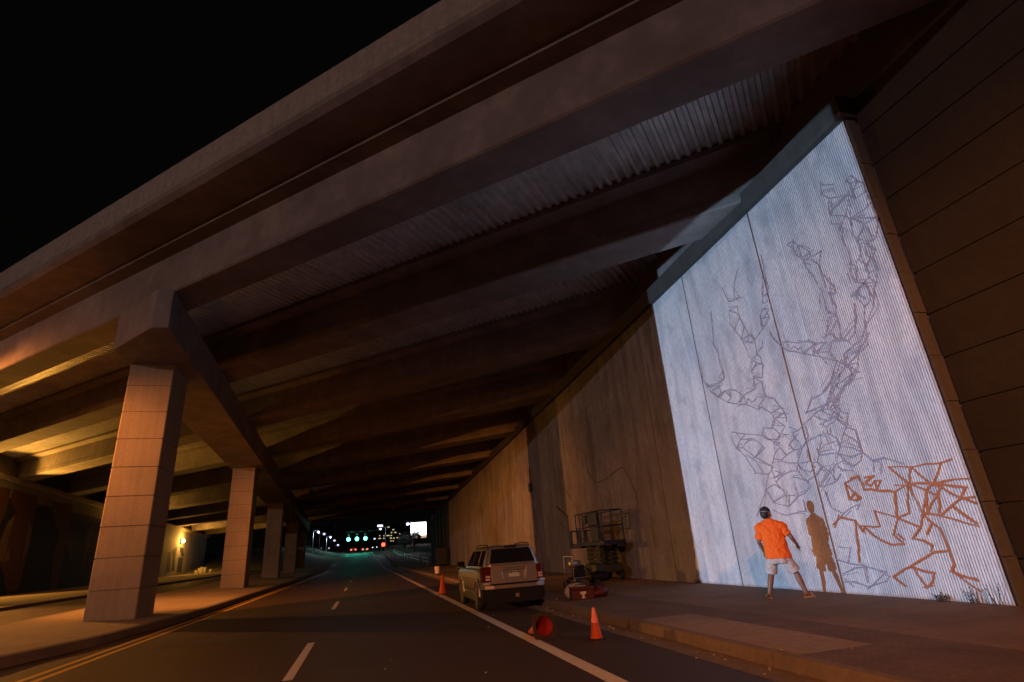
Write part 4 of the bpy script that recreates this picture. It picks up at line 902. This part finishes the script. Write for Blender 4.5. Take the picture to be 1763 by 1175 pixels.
# ================================================================ beyond the bridge
BWHITE = emit('cold_white_lamp', (0.70, 0.72, 1.0), 1.25)
def far_lamp(x, y, z, label, r=.34, arm=1.2, light=0):
    t = thing('street_lamp', label, 'street lamp', (x+arm, y, far_z(y)), 0, 'cold white street lamps')
    b = MB(); b.tube((x+arm, y, far_z(y)), (x+arm, y, z+.3), .10, .06); b.tube((x+arm, y, z+.3), (x, y, z+.42), .05); b.build('pole', M['steel'], t, world=True)
    b = MB(); b.ball((x, y, z), (r*.78, r*.78, r*.62), 12, 8); b.build('lamp_head', BWHITE, t, world=True, smooth=True)
    if light: lamp('lamp_light', 'POINT', (x, y-.2, z-.6), light, (.75, .82, 1.0), .3, parent=t)
far_lamp(-12.2, 160, 9.0, 'cold white street lamp highest and leftmost of the descending row', .46, -1.2, 500)
far_lamp(-11.7, 175, 9.0, 'cold white street lamp, second from the left of the descending row', .48, -1.2)
far_lamp(-11.35, 200, 9.0, 'cold white street lamp, third from the left of the descending row', .48, -1.2, 700)
far_lamp(-11.9, 237, 9.0, 'cold white street lamp, fourth from the left of the descending row', .58, -1.2)
far_lamp(-13.8, 311, 9.0, 'cold white street lamp lowest and rightmost of the descending row', .74, -1.2)
far_lamp(3.45, 247, 9.0, 'cold white street lamp right of the green signals', .55, 1.2)
far_lamp(3.8, 164, 9.0, 'cold white street lamp under the lit rooftop sign', .44, 1.4, 250)
far_lamp(10.05, 146, 9.05, 'bright cold white street lamp left of the billboard', .50, 1.2, 500)
for (x, y, z, lab_) in ((-16.9, 240, 6.45, 'small white light low on the left bank'), (-14.6, 250, 6.6, 'small white light low on the bank right of another')):
    t = thing('garden_lamp', lab_, 'lamp', (x, y, far_z(y)), 0, 'small lights on the left bank')
    MB().tube((x, y, far_z(y)), (x, y, z-.2), .08).build('post', M['steel'], t, world=True); MB().ball((x, y, z), .24, 12, 8).build('globe', BWHITE, t, world=True, smooth=True)
# traffic signals
GREEN = emit('green_signal', (0.10, 1.0, 0.72), 8.0); RED = emit('red_signal', (1.0, 0.05, 0.02), 7.0); OFF = mat('unlit_signal_lens', (.02, .02, .02), .3)
def signal(x, y, zlit, label, red=False):
    t = thing('traffic_light', label, 'traffic light', (x, y, zlit), 0, 'traffic lights over the junction')
    zc_ = zlit if red else zlit + .75
    zs = [0, -.75, -1.5] if red else [1.5, .75, 0]
    b = MB(); b.box(-.34, .34, .05, .45, zs[2]-.42, zs[0]+.42); b.build('housing', M['black'], t, bevel=.04)
    for q, z in enumerate(zs):
        lit = (q == 0 and red) or (q == 2 and not red)
        b = MB(); b.lathe([(.02, -.07), (.3 if not lit else .56, -.03), (.3 if not lit else .56, .06)], (0, 0, z), 18, 'Y'); b.build('lens', (RED if red else GREEN) if lit else OFF, t, smooth=True)
    return t
for i, (px_, lab_) in enumerate(((-5.35, 'left green traffic light over the road'), (-2.78, 'middle green traffic light over the road'), (-.2, 'right green traffic light over the road'))):
    t = signal(px_, 190, 7.60, lab_)
    lamp('signal_light', 'POINT', (px_, 189.3, 7.5), 500, (.08, 1.0, .68), .25, parent=t)
signal(5.21, 184, 5.25, 'red traffic light right of the road', True)
mp_ = thing('signal_mast', 'dark mast arm carrying the green traffic lights across the road', 'mast', (6.2, 190.3, far_z(190)))
b = MB(); b.tube((6.2, 190.3, far_z(190)), (6.2, 190.3, 9.9), .16, .13); b.tube((6.2, 190.4, 9.75), (-6.2, 190.4, 9.85), .09); b.build('mast_pole', M['dark_metal'], mp_, world=True)
b = MB()
for q in (-5.35, -2.78, -.2): b.tube((q, 190.35, 9.5), (q, 190.35, 9.8), .05)
b.build('hangers', M['dark_metal'], mp_, world=True)
# distant cars
TAIL = emit('tail_lamp', (1.0, 0.10, 0.07), 6.0); HEADL = emit('head_lamp', (.85, .92, 1.0), 6.0); AMB = emit('rear_window_glow', (.5, .25, .12), .8)
def far_car(x, y, label, tails=True, single=False, m=None):
    z = far_z(y); t = thing('car', label, 'car', (x, y, z), 0, 'cars waiting at the junction')
    b = MB(); b.loft([rrect(.88, 0, 4.4, .35, .15), rrect(.92, 0, 4.4, .7, .15), rrect(.88, .05, 4.3, .95, .2), rrect(.78, .35, 3.2, 1.0, .2), rrect(.62, .8, 2.5, 1.42, .2)]); b.build('body', m or M['far_car'], t, bevel=.03)
    for s in (-1, 1):
        b = MB(); kk = 1.0 if tails else .5; b.ball((s*.72, -.05, .86), (.24*kk, .10, .17*kk), 12, 8); b.build('tail_light' if tails else 'headlight', TAIL if tails else HEADL, t, smooth=True)
        for yw in (.8, 3.5): MB().lathe([(.03,-.1),(.3,-.1),(.3,.1),(.03,.1)], (s*.8, yw, .31), 16, 'X').build('wheel', M['rubber'], t, smooth=True)
    return t
M['far_car'] = mat('dark_car_paint', (.06, .05, .05), .35)
far_car(-3.95, 200, 'farther left car with red tail lights waiting under the green signals', m=mat('tan_car_paint', (.3, .2, .12), .4))
far_car(-.22, 194, 'right car with red tail lights waiting under the green signals')
t = far_car(3.1, 215, 'oncoming car with white headlights at the junction', tails=False)
# billboard
bb = thing('billboard', 'glowing blank white billboard on posts beyond the bridge', 'billboard', (22.6, 260, far_z(260)))
zb0, zb1 = 9.7, 15.2
MB().box(19.2, 26.0, 260, 260.5, zb0, zb1).build('panel', emit('lit_white_panel', (.96, .95, 1.0), 4.0), bb, world=True)
MB().box(20.1, 26.0, 259.7, 260.3, zb0-1.15, zb0-.05).build('apron', emit('lit_apron', (.8, .52, .33), .75), bb, world=True)
b = MB(); b.tube((21, 260.3, far_z(260)), (21, 260.3, zb0), .25); b.tube((24.5, 260.3, far_z(260)), (24.5, 260.3, zb0), .25); b.build('posts', M['dark_metal'], bb, world=True)
# office block with lit windows and a rooftop sign
ob = thing('office_building', 'dark office tower with scattered lit windows and a lit sign on its top', 'building', (22, 520, far_z(520)))
FAC = mat('dark_facade', (.035, .035, .04), .6)
MB().box(7, 46, 520, 550, far_z(520)-1, 29).build('wall', FAC, ob, world=True)
LITW = emit('lit_window', (.95, .85, .45), .55)
s5 = 520/170
def zpx(py, px_): return 28.1 - (py-905)*.482 - (px_-654)*.0288
def xpx(px_): return 11.6 + (px_-654)*.502
k = 0
for (px_, py, wd) in ((668.5, 908, 2.0), (677, 912.5, 1.8), (680.5, 917.3, 2.0), (674, 917.5, 1.2), (668, 922.5, 2.6), (673.5, 922.6, 1.4), (654, 927.5, 2.2), (661, 927.3, 1.2), (673, 927, 1.8), (678.3, 927, 1.2), (685, 926.5, 2.6), (690.5, 926, 3.0), (698.5, 923, 3.0), (704.5, 923, 2.6), (697.5, 925.5, 2.0), (673, 931.8, 1.0), (677, 931.8, 1.0), (654, 922.7, .9), (661, 922.9, .8), (688, 919.5, .8)):
    x = xpx(px_); z = zpx(py, px_); MB().box(x-wd*.5, x+wd*.5, 519.85, 520.05, z-.42, z+.42).build('lit_window', LITW, ob, world=True)
text('rooftop_sign', 'BBVA', 1.9, (xpx(654.5)-22, -.3, zpx(905.7, 654.5)-far_z(520)), (R(90), 0, 0), emit('sign_white', (.85, .87, 1.0), 7.0), ob, .15)
# lower dark blocks and trees far off
for i, (x0_, x1_, y_, h_, lab_) in enumerate(((-62, -22, 420, 13.5, 'low dark building far to the left of the road'), (-20, 3, 560, 12.0, 'wide dark building closing the far end of the road'), (24, 70, 330, 10.5, 'low dark building behind the right fence'))):
    t = thing('building', lab_, 'building', ((x0_+x1_)/2, y_, far_z(y_)), 0, 'dark buildings far off')
    MB().box(x0_, x1_, y_, y_+20, far_z(y_)-1, far_z(y_)+h_).build('wall', FAC, t, world=True)
    MB().box(x0_-.4, x1_+.4, y_-.4, y_+20.4, far_z(y_)+h_, far_z(y_)+h_+.5).build('roof', M['black'], t, world=True)
LEAFD = mat('night_foliage', (.025, .03, .018), .8, noise=.5, nscale=2)
BARK = mat('bark', (.06, .045, .035), .9)
def tree(x, y, h, r, label, seed):
    rnd = random.Random(seed); z = far_z(y); t = thing('tree', label, 'tree', (x, y, z), 0, 'dark trees beyond the bridge')
    b = MB(); b.tube((0, 0, 0), (0, 0, h*.55), .16, .09)
    for i in range(5): a = i*1.3; b.tube((0, 0, h*(.3+.06*i)), (math.cos(a)*r*.6, math.sin(a)*r*.6, h*(.55+.08*i)), .07, .03)
    b.build('trunk', BARK, t)
    b = MB()
    for i in range(1500):
        cl = rnd.random()*6.28; ph = math.acos(rnd.uniform(-.8, 1)); rr = r*(.55 + .5*rnd.random())*(1 + .25*math.sin(3*cl + seed))
        c = Vector((rr*math.sin(ph)*math.cos(cl), rr*math.sin(ph)*math.sin(cl), h*.66 + rr*.8*math.cos(ph)))
        d = Vector((rnd.gauss(0,1), rnd.gauss(0,1), rnd.gauss(0,1))).normalized()*.16; e = d.orthogonal().normalized()*.11
        b.add([c-d, c+e, c+d, c-e], [(0,1,2,3)])
    b.build('crown', LEAFD, t, fix=False)
tree(9.5, 150, 5.0, 1.9, 'round dark tree behind the fence left of the lamp posts', 3)
tree(12.6, 158, 5.5, 2.1, 'dark tree behind the fence below the billboard', 5)
tree(-19.5, 190, 6.0, 2.4, 'dark tree on the left bank behind the row of lamps', 8)
tree(-24.0, 205, 6.5, 2.6, 'larger dark tree at the left end of the bank', 9)
# fences
def fence(name, label, pts, hs, post_step, post_h, m, cat='fence', r=.04):
    t = thing(name, label, cat, pts[0]); rail = MB(); n_ = 0
    for a, c in zip(pts[:-1], pts[1:]):
        a = Vector(a); c = Vector(c); L_ = (c-a).length; k_ = max(1, int(L_/post_step))
        for h_ in hs: rail.tube(a + up*h_, c + up*h_, r, r, 8)
        for i in range(k_+1):
            q = a.lerp(c, i/k_); MB().tube(q, q + up*post_h, r*1.15, r*1.15, 8).build('post', m, t, world=True)
    rail.build('rails', m, t, world=True); return t
RAILM = mat('pale_rail_steel', (.40, .42, .42), .4, .5)
fence('guard_rail', 'two-rail pale guard fence along the right pavement beyond the bridge', [(8.9, 87, .1), (7.6, 120, far_z(120)+.12), (7.1, 160, far_z(160)+.12)], (.45, .95), 5.5, 1.05, RAILM)
fence('picket_fence', 'dark picket fence behind the right guard rail', [(13.5, 92, .1), (11.5, 130, far_z(130)+.1)], (.25, 1.5), 1.4, 1.7, M['dark_metal'], r=.03)
for i, (x, y) in enumerate(((5.15, 122), (5.4, 115), (5.62, 108))):
    t = thing('bollard', ['farthest', 'middle', 'nearest'][i] + ' pale bollard in front of the right guard rail', 'bollard', (x, y, far_z(y)+.12), 0, 'pale bollards')
    MB().lathe([(.02,0),(.09,0),(.09,1.12),(.06,1.2),(.01,1.22)], seg=14).build('post', RAILM, t, smooth=True)
wf = thing('blue_hoarding', 'low lit blue fence panel beyond the mural wall', 'hoarding', (-34.6, 150, left_z(125)))
MB().box(-36.2, -33.0, 150, 150.1, 2.3, 4.25).build('panel', mat('blue_panel', (.10, .22, .52), .5), wf, world=True)
b = MB()
for q in range(6): b.tube((-36.2 + .62*q, 149.8, .8), (-36.2 + .62*q, 149.8, 3.1), .06)
b.build('pickets', M['black'], wf, world=True)
lamp('floodlight', 'POINT', (-33.4, 146.5, 4.4), 450, (.7, .82, 1.0), .2, parent=wf)
